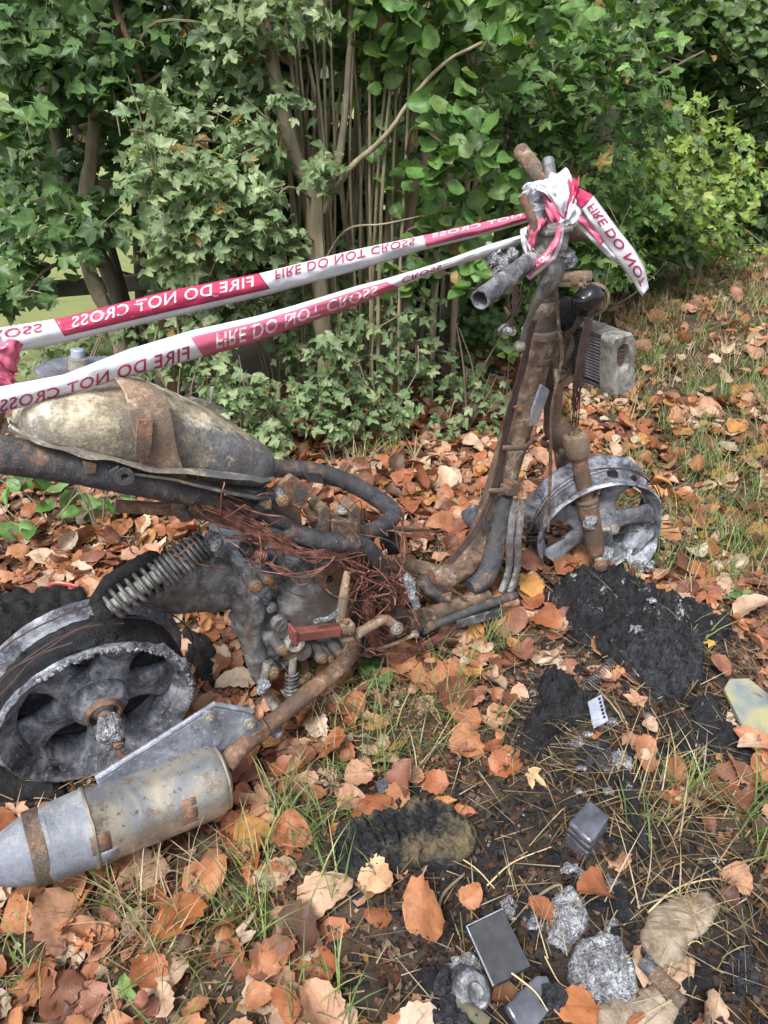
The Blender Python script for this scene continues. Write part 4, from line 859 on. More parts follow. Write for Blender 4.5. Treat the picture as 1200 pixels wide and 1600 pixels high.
m = MB(); m.prism([S(q, r, .12) for q, r in ((14, 655), (26, 663), (30, 676), (14, 672))], N*.004); obj('tank_tab', m, M['ash'], tank)

# ---- frame tubes
def ftube(name, lst, r, mat='steel', seg=16, parent=None, rough=.0012, **k): return obj(name, MB().tube(sp_(lst), r, seg, 6, rough=rough, **k), M[mat], parent or SC, relief=.004 if seg >= 16 else 0, rsize=.014, rlev=1)
rail = ftube('seat_rail', [(-40, 706, .13), (40, 716, .13), (110, 727, .13), (180, 742, .13), (260, 760, .12), (330, 776, .11), (400, 798, .10), (440, 815, .10), (480, 836, .10), (540, 838, .07), (585, 828, .0), (612, 810, -.05), (610, 795, -.08), (575, 770, -.11), (530, 748, -.13), (480, 735, -.14), (420, 730, -.15), (300, 712, -.15), (100, 680, -.15)], [.028, .028, .028, .026, .019, .016, .016, .018, .021, .022, .021, .021, .021, .021], 'steel_blue', 18)
for lst in ([(128, 718), (150, 722), (150, 738), (134, 740)], [(168, 735), (185, 725), (186, 745), (203, 742), (205, 752), (182, 756)], [(470, 735), (500, 738), (505, 755), (480, 752)]):
    m = MB(); m.prism([S(q, r, .155 if q < 300 else -.12) for q, r in lst], N*.006); obj('rail_tab', m, M['rust'] if lst[0][0] == 128 else M['steel_blue'], rail, .002)
m = MB(); p = S(194, 744, .16); m.lathe(p, N, Z, [(.006, -.004), (.015, -.004), (.015, .004), (.006, .004)], 18); obj('rail_eye', m, M['steel_blue'], rail)
# plates and brackets over the engine
m = MB(); m.prism([S(q, r, .10) for q, r in ((455, 742), (492, 765), (470, 800), (474, 822), (440, 828), (395, 800), (418, 770))], -N*.012); m.jitter(.003, 14); pl = obj('shock_bracket', m, M['rust'], SC, .003)
m = MB(); m.prism([S(q, r, .125) for q, r in ((420, 766), (436, 775), (424, 792), (390, 822), (378, 818), (402, 790))], -N*.02); obj('bracket_arm', m, M['steel_blue'], pl, .004)
p = S(438, 778, .12); m = MB().cyl(p-N*.02, p+N*.018, .012, 12); m.jitter(.002, 60); obj('sleeve', m, M['ash'], pl); bolt(pl, S(443, 783, .14), N, .009, .008)
p = S(488, 808, .09); m = MB().tube([S(478, 795, .07), p], .008, 10, 1); obj('stud', m, M['brass'], pl); bolt(pl, p, N, .009, .008)
m = MB(); m.box(S(532, 822, .09), tx*.034, N*.022, Z*.024); br2 = obj('engine_hanger', m, M['steel'], SC, .004)
for q in (508, 556):
    m = MB(); m.prism([S(q-8, 838, .11), S(q-10, 800, .11), S(q, 788, .11), S(q+9, 795, .11), S(q+9, 838, .11)], -N*.05); obj('hanger_cheek', m, M['steel'], br2, .004)
bolt(br2, S(535, 796, .09), Z, .010, .008, 'galv')
ftube('cross_tube', [(448, 828, .10), (470, 836, .12), (510, 846, .125), (555, 848, .12)], .019, 'steel_blue')
ftube('frame_strut', [(455, 852, .10), (500, 860, .11), (555, 850, .11), (582, 868, .10), (594, 905, .08), (598, 960, .06), (590, 1005, .05), (560, 1012, .06)], [.015, .018, .02, .023, .023, .022, .022], 'steel_blue')
m = MB(); m.prism([S(q, r, .10) for q, r in ((448, 838), (462, 848), (500, 862), (545, 858), (550, 870), (500, 880), (452, 866))], -N*.01); m.jitter(.003, 16); obj('gusset', m, M['rust'], SC, .002)
m = MB(); m.prism([S(q, r, .085) for q, r in ((486, 895), (540, 872), (572, 866), (580, 900), (560, 930), (532, 942), (505, 922))], -N*.008); m.jitter(.002, 16); gus = obj('side_plate', m, M['rust'], SC, .002)
p = S(515, 905, .088); obj('plate_hole', MB().lathe(p, N, Z, [(.004, -.002), (.008, -.002), (.008, .002), (.004, .002)], 14), M['char'], gus)
bolt(gus, S(535, 880, .09), N, .010, .012, 'rust'); bolt(gus, S(556, 888, .09), N, .011, .014, 'rust'); bolt(gus, S(500, 897, .09), N, .009, .010)
ftube('cross_rail', [(180, 790, .0), (300, 800, .02), (385, 822, .04), (450, 850, .06)], .012, 'rust')
ftube('rear_gusset', [(292, 812, .06), (278, 790, .06), (300, 770, .06)], .014, 'steel', flat=.4)
ftube('wire_clip', [(522, 862, .12), (526, 872, .13), (528, 886, .12)], .007, 'rust', flat=.35)
# foot lever and peg
m = MB(); m.tube(sp_([(543, 892, .13), (538, 925, .135), (532, 968, .14)]), [.007, .010, .011], 10, 4, flat=.55, rough=.001); obj('lever_arm', m, M['rust_pale'], SC)
a, b = S(458, 992, .17), S(530, 984, .17); m = MB(); dd = (b-a).normalized(); m.box(a.lerp(b, .5), dd*(b-a).length*.5, N*.011, Z*.0125); ped = obj('brake_pedal', m, M['red_rust'], SC, .003)
m = MB(); m.box(a, dd*.004, N*.016, Z*.021); obj('pedal_end', m, M['red_rust'], ped, .002)
m = MB(); m.box(S(540, 978, .165), dd*.018, N*.013, Z*.013); m.box(S(541, 998, .165), dd*.016, N*.010, Z*.006); obj('pedal_clamp', m, M['rust_pale'], ped, .004); bolt(ped, S(540, 972, .172), Z+N, .006, .006)
m = MB(); m.tube(sp_([(492, 972, .18), (515, 965, .18), (530, 955, .18)]), .007, 8, flat=.6, rough=.003); obj('ash_strip', m, M['ash'], ped)
m = MB(); m.tube(sp_([(556, 992, .165), (580, 978, .16), (600, 968, .15), (618, 978, .15)]), .0115, 12, 5, rough=.001); obj('pedal_shaft', m, M['rust_pale'], SC); bolt(SC, S(620, 982, .16), N, .012, .01, 'galv', False)
# lower frame and footboard rails
ftube('main_tube', [(668, 935, -.02), (690, 908, -.02), (722, 886, -.02), (748, 848, -.02), (772, 790, -.02), (796, 710, -.02), (822, 625, -.02), (842, 545, -.02), (852, 470, -.02)], [.030, .032, .036, .038, .038, .038, .036, .034, .033], 'steel', 20, rough=.002)
ftube('front_down_tube', [(735, 918, .05), (755, 905, .05), (768, 880, .045), (776, 840, .03), (790, 775, .02)], [.022, .026, .027, .026, .02], 'steel_blue')
ftube('lower_tube', [(590, 884, -.10), (640, 886, -.10), (690, 898, -.06)], .024, 'steel'); ftube('lower_tube', [(655, 905, .0), (680, 925, .03), (720, 945, .05), (760, 938, .06)], .020, 'steel_blue')
ftube('bottom_tube', [(600, 985, .06), (640, 975, .06), (690, 955, .06), (760, 930, .06)], .022, 'steel')
ftube('step_rail', [(660, 985, .11), (700, 968, .11), (760, 945, .11), (805, 930, .11)], .0115, 'steel_blue', 12)
m = MB(); m.prism([S(q, r, .12) for q, r in ((712, 970), (788, 950), (790, 962), (716, 982))], -N*.02); m.jitter(.002, 20); obj('step_plate', m, M['alloy'], SC, .003)
m = MB(); m.box(S(655, 968, .085), dd*.04, N*.025, Z*.020); bx_ = obj('mount_block', m, M['steel'], SC, .004)
bolt(bx_, S(652, 955, .11), Z, .011, .006, 'rust'); bolt(bx_, S(672, 978, .112), N, .009, .01); bolt(bx_, S(648, 990, .112), N, .008, .01, 'galv')
ftube('clevis_rod', [(646, 992, .13), (610, 1008, .13), (570, 1016, .12)], .0045, 'rust_pale', 8)
for du, o2 in ((0, .06), (13, .065)):
    ftube('flat_stay', [(804+du, 780, o2-.02), (797+du, 840, o2), (795+du, 890, o2), (784+du, 925, o2+.01)], .0095, 'alloy_grey', 8, flat=.5)
for q, r in ((800, 758), (795, 765)):
    m = MB(); m.box(S(q, r, .035), dd*.018, N*.016, Z*.012); m.jitter(.003, 30); obj('stay_clamp', m, M['rust'], SC, .003)
for k, (q, r) in enumerate(((805, 690), (783, 756))):
    m = MB(); c = S(q, r, .005); m.tube([c-D*.05+N*.012, c+N*.034, c+D*.05+N*.012], .008, 8, 5, flat=.5); obj('pipe_clamp', m, M['rust'], SC)
m = MB()
for k in range(10):
    j = [random.gauss(0, 3) for _ in range(6)]; m.tube(sp_([(832+j[0], 500, .03), (815+j[1], 580, .02), (795+j[2], 660, .015), (778+j[3], 740, .01), (750+j[4], 820, .02), (700+j[5], 880, .03)]), .0028, 6, 5)
stuff_part(obj('cable_run', m, M['copper_dark'], SC))
ftube('brake_hose', [(868, 420, .04), (872, 500, .06), (878, 560, .06), (862, 640, .06), (860, 740, .06), (856, 830, .05)], .0042, 'steel', 8)
m = MB(); m.prism([S(q, r, .02) for q, r in ((846, 600), (860, 610), (842, 660), (828, 668), (832, 640))], -N*.01); obj('cable_guide', m, M['alloy_blue'], SC, .003)
m = MB(); m.lathe(S(843, 520, -.02), S(850, 470, -.02)-S(842, 545, -.02), N, [(.034, -.01), (.042, -.008), (.043, .008), (.034, .010)], 32); obj('head_collar', m, M['rust_pale'], SC)
m = MB(); m.lathe(S(838, 560, -.02), S(850, 470, -.02)-S(842, 545, -.02), N, [(.032, -.006), (.038, -.004), (.038, .006), (.032, .007)], 32); obj('head_collar', m, M['rust'], SC)

# ---- fork, front wheel (steered towards the path)
YF = 1.70
WF = Vector((.985, .17, 0)).normalized(); NF = Vector((.17, -.985, -.20)).normalized(); ZF = (Z - NF*Z.dot(NF)).normalized()
FC = G(934, 823, .170) - NF*.035
fw_prof = [(.181-(.198-r)*.62, o*.95) for r, o in RIMP]
def melt2(th, k, r, o):
    q = noise.fractal(Vector((math.cos(th)*7+3, math.sin(th)*7, k*.5)), 1, 2, 4); s = max(0.0, -math.cos(th-R(40)))
    return (r+.0018*q - .01*s*(k in (0, 1, 2, 17, 18)), o+.004*q*s)
m = MB(); m.lathe(FC, NF, Z, fw_prof, 96, True, R(-160), R(118), mod=melt2); fwheel = obj('front_wheel', m, M['wheel'], SC)
for k in range(5): spoke(fwheel, FC, NF, Z, R(-8+72*k), .03, .162, .052, .044, .013, .030, 'spoke_alloy')
m = MB(); m.lathe(FC, NF, Z, [(0, .06), (.02, .06), (.03, .052), (.05, .046), (.055, -.03), (0, -.03)], 32, False); obj('hub', m, M['spoke_alloy'], fwheel)
# sagged, melted part of the rim
sag = [H(1030, 800, 1.80), H(1032, 830, 1.77), H(1024, 860, 1.74), H(1012, 884, 1.72)]
m = MB(); v = []; 
left = [H(988, 832, 1.80), H(985, 850, 1.78), H(978, 872, 1.75), H(985, 888, 1.72)]
m.rings([[l, s2, s2+Vector((0, .012, 0)), l+Vector((0, .012, 0))] for l, s2 in zip(catmull(left, 4), catmull(sag, 4))]); m.jitter(.006, 25); obj('melted_rim', m, M['wheel'], fwheel, .002)
m = MB()
for k in range(16): m.lump(H(random.uniform(992, 1020), random.uniform(878, 890), 1.715), random.uniform(.006, .012), .4, 80, 8)
stuff_part(obj('ash_crust', m, M['ash'], fwheel))
for k in range(3):
    pts = [FC+(ZF*math.cos(R(a_))+NF.cross(ZF)*math.sin(R(a_)))*(.186+.004*k+.006*math.sin(a_*.05+k))+NF*(.0+.012*k) for a_ in range(-90, 112, 12)] + [H(1045+6*k, 800+12*k, 1.80)]
    obj('bead_wire', MB().tube(pts, .0015, 5, 2), M['copper_dark'], fwheel)
m = MB()
for k in range(10):
    th = R(random.uniform(-100, 60)); c = FC+(ZF*math.cos(th)+NF.cross(ZF)*math.sin(th))*random.uniform(.152, .163)+NF*random.uniform(-.02, .0); m.lump(c, random.uniform(.010, .016), .5, 60, 7)
stuff_part(obj('charred_tyre', m, M['char'], fwheel))
m = MB()
for k in range(9): m.lump(H(random.uniform(828, 850), random.uniform(810, 850), 1.78), random.uniform(.012, .024), .5, 50, 9)
obj('melted_caliper', m, M['char_ash'], SC)
NF = Vector((.17, -.985, 0)).normalized()
FA = Vector(H(932, 862, YF)); FT = Vector(H(900, 690, YF))
fork = obj('fork_leg', MB().tube([FA.lerp(FT, .48), FA.lerp(FT, .98)], .0215, 20, 1), M['rust'], SC)
obj('fork_slider', MB().tube([FA.lerp(FT, .0), FA.lerp(FT, .08), FA.lerp(FT, .46), FA.lerp(FT, .50)], [.022, .027, .027, .025], 20, 1, rough=.0015), M['rust'], fork)
fax = (FT-FA).normalized()
obj('dust_seal', MB().lathe(FA.lerp(FT, .50), fax, N, [(.022, -.008), (.033, -.006), (.034, .004), (.024, .010)], 28), M['rust'], fork); obj('seal_ring', MB().lathe(FA.lerp(FT, .47), fax, N, [(.028, -.004), (.031, 0), (.028, .004)], 28), M['galv'], fork)
m = MB(); m.lathe(FT, fax, N, [(.022, -.042), (.030, -.038), (.033, -.028), (.033, .012), (.030, .022), (.020, .028), (.018, .020), (.012, .020), (.010, .027), (.004, .027), (.004, .005), (0, .005)], 32, False); obj('fork_clamp', m, M['rust_pale'], fork)
m = MB(); m.lump(FA.lerp(FT, .33)+NF*.024-WF*.012, .018, .5, 60, 12, (1, .6, 1.2)); obj('ash_lump', m, M['ash'], fork); m = MB(); m.lump(FA-Z*.01+WF*.03, .02, .35, 60, 12); obj('ash_lump', m, M['ash'], fork)
m = MB(); m.cyl(FA.lerp(FT, .22), FA.lerp(FT, .22)+WF*.06+NF*.01, .008, 12); obj('caliper_mount', m, M['galv'], fork); bolt(fork, FA.lerp(FT, .22)+WF*.058+NF*.012, NF, .012, .01, 'galv')
m = MB(); m.cyl(FA+NF*.03-Z*.02+WF*.005, FA-NF*.10-Z*.02+WF*.005, .012, 14); obj('axle', m, M['galv'], fork); bolt(fork, FA+NF*.03-Z*.028+WF*.005, NF, .015, .012, 'rust')
off = -NF*.15
obj('fork_leg', MB().tube([FA+off+Z*.0, FA.lerp(FT, .5)+off, FT+off], [.026, .024, .02], 18, 1), M['steel'], SC)
obj('dust_seal', MB().lathe(FT+off-Z*.07, fax, N, [(.022, -.008), (.032, -.006), (.033, .004), (.024, .010)], 24), M['rust'], SC)
yk = MB(); yk.tube([FT+NF*.0-fax*.012, FT+off*.5-WF*.035+Z*.015, FT+off-fax*.012], [.030, .040, .030], 14, 5, flat=.6); obj('lower_yoke', yk, M['rust'], SC)
STEM = [FT+off*.5-WF*.035+Z*.0, S(862, 560, -.02), S(856, 440, -.02), H(862, 372, 1.52)]
obj('steering_stem', MB().tube(STEM, [.022, .024, .022, .018], 16, 5, rough=.001), M['steel'], SC)
m = MB(); c = FT+off*.5-WF*.035; m.tube([c+Z*.01, S(872, 610, .0), S(868, 575, .0)], [.030, .02, .012], 12, 4, flat=.6); obj('yoke_web', m, M['rust_pale'], SC)
# ---- radiator
RB = S(962, 566, .10)
ux = N; uz = (Z*.97 - D*.22).normalized(); uy = ux.cross(uz)
rad = obj('radiator', MB().box(RB-ux*.105, ux*.10, uy*.016, uz*.066), M['char'], SC, .002)
for k in range(15):
    z_ = -.060+k*.0086; obj('fin_row', MB().box(RB-ux*.105-D*.0175+uz*z_, ux*.098, D*.0032, uz*.0026), M['alloy'], rad, .0006)
for s2 in (-1, 1):
    m = MB(); m.box(RB-ux*.105+uz*.070*s2, ux*.10, uy*.022, uz*.004); obj('radiator_edge', m, M['alloy_grey'], rad, .001)
def tank_end(cx, mat):
    m = MB(); P8 = []
    n_ = 36; outl = []; hole = []
    for k in range(n_):
        a_ = 2*math.pi*k/n_; c_, s2 = math.cos(a_), math.sin(a_)
        outl.append((.040*math.copysign(abs(c_)**.35, c_), .078*math.copysign(abs(s2)**.35, s2))); hole.append((.022*math.copysign(abs(c_)**.8, c_)+.0, .020+.036*math.copysign(abs(s2)**.8, s2)))
    def ring(l, o): return [cx+D*x+uz*y+ux*(o+.003*noise.noise(Vector((x*60, y*60, 1)))) for x, y in l]
    m.rings([ring(outl, -.012), ring(outl, .020), ring([(x*.92, y*.95) for x, y in outl], .026), ring(hole, .024), ring([(x*.9, (y-.02)*.9+.02) for x, y in hole], .004), ring([(x*.02, (y-.02)*.02+.02) for x, y in hole], .002)], cap=False); return m
te = obj('radiator_end_tank', tank_end(RB, 'ash').jitter(.003, 30), M['chrome'], rad, relief=.005, rsize=.03, rlev=1)
for k in range(6): obj('tube_end', MB().box(RB+ux*.004+uz*(-.004+k*.010), D*.018, ux*.004, uz*.002), M['rust'], te)
obj('drain_stub', MB().cyl(RB-uz*.070-D*.02, RB-uz*.086-D*.035, .009, 14), M['galv'], rad); obj('radiator_far_end', tank_end(RB-ux*.21, 'alloy'), M['alloy'], rad)
m = MB(); m.tube([RB-ux*.14-D*.02+uz*.06, S(892, 545, .02), S(870, 575, .0)], .008, 8, 4); obj('radiator_stay', m, M['steel'], SC)
m = MB(); m.tube([RB-ux*.13-D*.02-uz*.06, S(880, 590, .02), S(866, 600, .0)], .007, 8, 4); obj('radiator_stay', m, M['rust'], SC)
# headlamp motor and hanging wires
p = S(916, 470, .06); m = MB(); m.lump(p, .035, .3, 22, 20, (1, .8, .95)); hl = obj('burnt_headlamp', m, M['jet'], SC); m = MB(); m.lump(S(888, 490, .0), .045, .35, 20, 14, (.7, .7, 1)); obj('melted_bracket', m, M['char'], hl)
m = MB(); m.lathe(p+D*.02, (N-D*.6+Z*.2), Z, [(.030, 0), (.036, -.006), (.038, .004), (.031, .008)], 28); obj('lamp_ring', m, M['steel'], hl)
m = MB(); m.tube([S(925, 480, .05), S(900, 505, .03), S(880, 530, .0)], .010, 9, 4); obj('lamp_stay', m, M['steel'], SC)
m = MB()
for k in range(16):
    j = [random.gauss(0, 4) for _ in range(4)]; m.tube(sp_([(918+j[0], 495, .09), (912+j[1], 540, .10), (903+j[2]*1.6, 590, .10), (897+j[3]*2, 630+j[0]*4, .08)]), .0016, 5, 5)
stuff_part(obj('hanging_wires', m, M['copper_dark'], SC))
# ---- handlebar
g0, g1, hc = H(750, 468, 1.25), H(836, 402, 1.42), H(858, 365, 1.50)
bar = obj('handlebar', MB().tube([g1, H(850, 380, 1.47), hc, H(862, 330, 1.56), H(852, 290, 1.64)], .014, 14, 5), M['steel'], SC)
obj('right_grip_tube', MB().tube([g0, g0.lerp(g1, .5), g1], .0175, 20, 2, hollow=.82, rough=.0008), M['alloy'], bar)
obj('left_grip_tube', MB().tube([H(856, 296, 1.63), H(838, 268, 1.70), H(814, 236, 1.78)], .0175, 18, 3, hollow=.8, rough=.0008), M['steel'], bar)
m = MB(); c = H(862, 362, 1.44); bx1 = (H(882, 350, 1.46)-H(848, 356, 1.44)).normalized(); bx2 = Z.cross(bx1).normalized(); m.box(c+Z*.004, bx1*.030, bx2*.026, Z*.005); m.box(c-Z*.016, bx1*.026, bx2*.022, Z*.018); mc = obj('master_cylinder', m, M['alloy_grey'], bar, .003)
for s1 in (-1, 1): bolt(mc, c+Z*.009+bx1*.02*s1, Z, .004, .001, 'galv')
obj('lever_clamp', MB().cyl(H(826, 405, 1.415), H(846, 398, 1.43), .022, 18), M['alloy_grey'], bar, .003)
obj('mirror_stem', MB().tube([H(828, 395, 1.41), H(830, 372, 1.41), H(834, 350, 1.41), H(826, 330, 1.41), H(815, 305, 1.41)], [.011, .009, .008, .008, .008], 12, 5), M['rust'], bar)
m = MB(); m.tube([H(872, 408, 1.46), H(864, 430, 1.45), H(850, 452, 1.44), H(836, 478, 1.43), H(824, 505, 1.43), H(814, 536, 1.43)], [.030, .032, .024, .012, .009, .0075], 14, 6, flat=.45); lv = obj('brake_lever', m, M['alloy_grey'], bar); m = MB(); m.lump(H(812, 541, 1.43), .012, .05, 20, 14); obj('lever_ball', m, M['galv'], lv)
obj('throttle_stub', MB().cyl(H(856, 250, 1.66), H(861, 282, 1.63), .013, 14, hollow=.7), M['alloy_grey'], bar)
m = MB(); m.prism([H(845, 268, 1.58), H(856, 285, 1.57), H(858, 304, 1.57), H(848, 306, 1.58), H(842, 296, 1.58)], Vector((.006, .006, 0))); obj('broken_clamp', m, M['rust'], bar, .002)
obj('stay_tube', MB().cyl(H(872, 434, 1.52), H(923, 432, 1.52), .0125, 16, hollow=.75), M['rust_pale'], SC); m = MB(); m.box(H(893, 444, 1.51), Vector((.028, 0, 0)), Vector((0, .010, 0)), Z*.004); m.box(H(912, 440, 1.51), Vector((.004, 0, 0)), Vector((0, .010, 0)), Z*.012); obj('stay_plate', m, M['rust_pale'], SC, .002); bolt(SC, H(898, 440, 1.50), Z-Vector((0, .5, 0)), .006, .005)
obj('bar_boss', MB().cyl(H(872, 366, 1.55), H(912, 362, 1.58), .018, 16), M['rust'], bar, .003)
for q, r, s2 in ((880, 402, .020), (890, 410, .014), (770, 398, .020), (788, 410, .018), (778, 420, .014), (800, 398, .014)): m = MB(); m.lump(H(q, r, 1.52), s2, .55, 60, 14); obj('melted_switchgear', m, M['ash'], bar)
m = MB(); m.lump(H(792, 515, 1.5), .016, .3, 40, 12, (1.2, 1, .8)); obj('ash_lump', m, M['ash'], bar)
m = MB()
for k in range(7): j = random.gauss(0, 5); m.tube([H(800+j, 420, 1.48), H(803-j, 470, 1.48), H(798+j*1.5, 520, 1.49)], .0014, 5, 4)
stuff_part(obj('hanging_wires', m, M['copper_dark'], bar))
# ---- wiring loom
m = MB()
for k in range(15):
    j = [random.gauss(0, 9) for _ in range(7)]
    m.tube(sp_([(290+j[0]*3, 775+j[1]*2, .12), (330+j[1], 790+j[0], .13), (390+j[2], 822+j[3], .13), (450+j[3], 855+j[1]*.9, .135), (490+j[4], 866+j[2]*.8, .14), (524+j[1]*.4, 868+j[5]*.4, .135), (556+j[5], 878+j[6], .13), (580+j[6], 905+j[2]*2, .12)]), .0015, 5, 4)
stuff_part(obj('wiring_loom', m, M['copper'], SC))
m = MB()
for k in range(5):
    j = [random.gauss(0, 6) for _ in range(5)]; m.tube(sp_([(420+j[0], 880+j[1]*.6, .14), (445+j[1], 895+j[2]*.6, .15), (480+j[2]*.4, 898+j[3]*.4, .15), (510, 884, .15), (524, 869, .14)]), .0016, 5, 5)
stuff_part(obj('loose_wires', m, M['copper'], SC))
m = MB()
for k in range(40):
    pts = [(random.gauss(585, 20), random.gauss(895, 10), random.uniform(.07, .13))]
    for i in range(6): pts.append((np.clip(pts[-1][0]+random.gauss(3, 22), 545, 655), np.clip(pts[-1][1]+random.gauss(16, 16), 862, 1022), random.uniform(.06, .16)))
    m.tube(sp_(pts), .0015, 5, 3 if k % 3 == 0 else 5)
for k in range(22):
    j = [random.gauss(0, 5) for _ in range(4)]; m.tube(sp_([(575+j[0], 930+j[3]*3, .12), (585+j[1], 1000+j[2], .13), (620+j[2], 1022+j[1], .12), (680+j[3], 1000+j[0], .11), (720+j[0], 968+j[1], .10)]), .0014, 5, 5)
for k in range(26):
    u0, v0 = random.uniform(300, 620), random.uniform(760, 900); pts = [(u0, v0, random.uniform(.12, .16))]
    for i in range(4): pts.append((pts[-1][0]+random.gauss(14, 20), pts[-1][1]+random.gauss(9, 16), random.uniform(.10, .17)))
    m.tube(sp_(pts), random.choice([.001, .0014, .0018]), 5, 4)
stuff_part(obj('wire_tangle', m, M['copper'], SC))
for k, (u0, v0, o2, sz) in enumerate(((310, 795, .10, 16), (352, 772, .12, 14), (418, 790, .13, 12), (470, 775, .12, 13), (500, 850, .13, 12), (560, 900, .12, 14), (600, 870, .06, 12), (625, 960, .11, 13), (700, 935, .10, 11), (385, 838, .12, 12), (545, 945, .12, 12), (760, 820, .03, 10), (812, 640, .04, 11), (838, 560, .04, 10))):
    an = k*1.1; q = [(u0+sz*math.cos(an+t_)*(1 if i % 2 else .55), v0+sz*math.sin(an+t_)*(1 if i % 2 else .6), o2) for i, t_ in enumerate((0, .9, 1.7, 2.8, 3.6, 4.9))]
    m = MB().prism(sp_(q), -N*.006); m.jitter(.004, 40); bk = obj('broken_bracket', m, M[('rust', 'steel', 'rust_pale', 'steel_blue')[k % 4]], SC, .0015)
    if k % 2 == 0: bolt(bk, S(u0, v0, o2+.001), N, .006, .007)
m = MB()
for k in range(7):
    j = random.gauss(0, 3); m.tube(sp_([(628+j, 800, .02), (630-j, 860, .03), (626+j*2, 920, .05), (618+j, 970, .08)]), .0014, 5, 4)
for k in range(5):
    j = random.gauss(0, 3); m.tube(sp_([(672+j, 890, .05), (680+j, 910, .06), (700, 918+j, .06), (728+j, 935, .08)]), .0018, 5, 4)
stuff_part(obj('loose_wires', m, M['copper'], SC))
coil(SC, S(392, 862, .10), S(412, 868, .10), .013, .004, 6, 'copper', 'ignition_coil'); m = MB(); m.lump(S(385, 858, .10), .016, .4, 60, 12, (1, .8, 1.2)); obj('melted_coil_end', m, M['char_ash'], SC); bolt(SC, S(402, 874, .11), N, .006, .008)
ftube('earth_lead', [(340, 822, .10), (370, 828, .12), (408, 845, .12)], .003, 'copper', 6)
m = MB(); m.tube(sp_([(632, 898, .12), (640, 912, .13), (645, 930, .14), (650, 944, .14)]), [.010, .013, .009, .010], 10, 4, rough=.006); obj('foil_sheath', m, M['ash'], SC)
ftube('stand_bar', [(612, 828, -.12), (640, 826, -.12), (665, 824, -.12)], .008, 'rust', 10); m = MB(); m.lump(S(612, 850, -.05), .03, .4, 30, 12); obj('melted_plastic', m, M['char'], SC)
m = MB(); m.lump(S(742, 806, -.12), .035, .3, 25, 12, (1, .6, 1)); obj('melted_cover', m, M['gloss_black'], SC)
# ------------------------------------------------------------------ barrier tape
def m_tape(name, c, rough=.32, trans=.35):
    t = NT(name); a = t.noise(26, 4, .5); t.base(t.mix(t.ramp(a, [(.35, .5), (.6, 0)]), c, tuple(x*.86 for x in c))); t.bump(t.noise(34, 5, .6), .55, .004); t.set(Roughness=rough)
    tr = t.n('BsdfTranslucent'); tr.inputs['Color'].default_value = (*c, 1); mx = t.n('MixShader'); mx.inputs[0].default_value = trans
    t.l(t.b.outputs[0], mx.inputs[1]); t.l(tr.outputs[0], mx.inputs[2]); t.l(mx.outputs[0], t.out.inputs['Surface']); return t.m
M['tape'] = m_tape('white tape', (.80, .82, .88)); M['tape_red'] = m_tape('red tape print', (.52, .05, .13), .3, .2); M['tape_pink'] = m_tape('thin red tape print', (.66, .16, .27), .3, .25)
M['ink_white'] = m_tape('white lettering', (.80, .70, .74), .4, .2); M['ink_red'] = m_tape('red lettering', (.38, .03, .09), .4, .1)
def text_shape(body):
    cu = bpy.data.curves.new('lettering', 'FONT'); cu.body = body; cu.resolution_u = 3; cu.space_character = 1.08; cu.offset = .012
    o = bpy.data.objects.new('lettering', cu); COL.objects.link(o)
    dg = bpy.context.evaluated_depsgraph_get(); me = bpy.data.meshes.new_from_object(o.evaluated_get(dg))
    bm = bmesh.new(); bm.from_mesh(me); bmesh.ops.triangulate(bm, faces=bm.faces)
    bmesh.ops.subdivide_edges(bm, edges=[e for e in bm.edges if e.calc_length() > .25], cuts=2); bmesh.ops.triangulate(bm, faces=bm.faces)
    V = np.array([v.co[:2] for v in bm.verts]); F = [tuple(v.index for v in f.verts) for f in bm.faces]; bm.free()
    bpy.data.objects.remove(o); bpy.data.curves.remove(cu); bpy.data.meshes.remove(me)
    V = (V-V.min(0))/(V.max(0)-V.min(0)); return V, F
TX = {b: text_shape(b) for b in ('FIRE DO NOT CROSS', 'CROSS', 'FIRE DO NOT', 'NOT CROSS')}
tape = thing('barrier_tape', Vector((HUB.x, HUB.y, 0))+D*.5, 'red and white FIRE DO NOT CROSS tape tied along the scooter, its end hanging', 'tape')
class Ribbon:
    def __init__(s, pos): s.pos = pos
    def patch(s, name, mat, parent, u0, u1, t0=0., t1=1., skew=0., lift=0., nu=60, nv=8):
        v = []; f = []
        for i in range(nu+1):
            for j in range(nv+1):
                t_ = t0+(t1-t0)*j/nv; u_ = u0+(u1-u0)*i/nu + skew*t_; v.append(s.pos(u_, t_, lift))
        for i in range(nu):
            for j in range(nv): a = i*(nv+1)+j; f.append((a, a+1, a+nv+2, a+nv+1))
        o = obj(name, MB().add(v, f), M[mat], parent, angle=80)
        sm = o.modifiers.new('solid', 'SOLIDIFY'); sm.thickness = .0002; sm.offset = 0; return o
    def text(s, body, mat, parent, u0, u1, t0, t1, flip_x=False, flip_y=False, lift=.0014):
        V, F = TX[body]; X_ = V[:, 0]; Y_ = V[:, 1]
        X_ = 1-X_ if flip_x else X_; Y_ = Y_ if flip_y else 1-Y_
        return obj('lettering', MB().add([s.pos(u0+(u1-u0)*x, t0+(t1-t0)*y, lift) for x, y in zip(X_, Y_)], F), M[mat], parent, smooth=False)
def edge_ribbon(us, top, bot, off, curl, seed):
    def pos(u_, t_, lift):
        vt, vb = np.interp(u_, us, top), np.interp(u_, us, bot)
        o = np.interp(u_, [us[0], us[-1]], off) + curl*math.sin(math.pi*t_) + .005*noise.noise(Vector((u_*.02, t_*2.5, seed))) + .0022*noise.noise(Vector((u_*.05+t_*3, t_*7, seed+4))) + lift
        return S(float(u_), float(vt+(vb-vt)*t_), float(o))
    return Ribbon(pos)
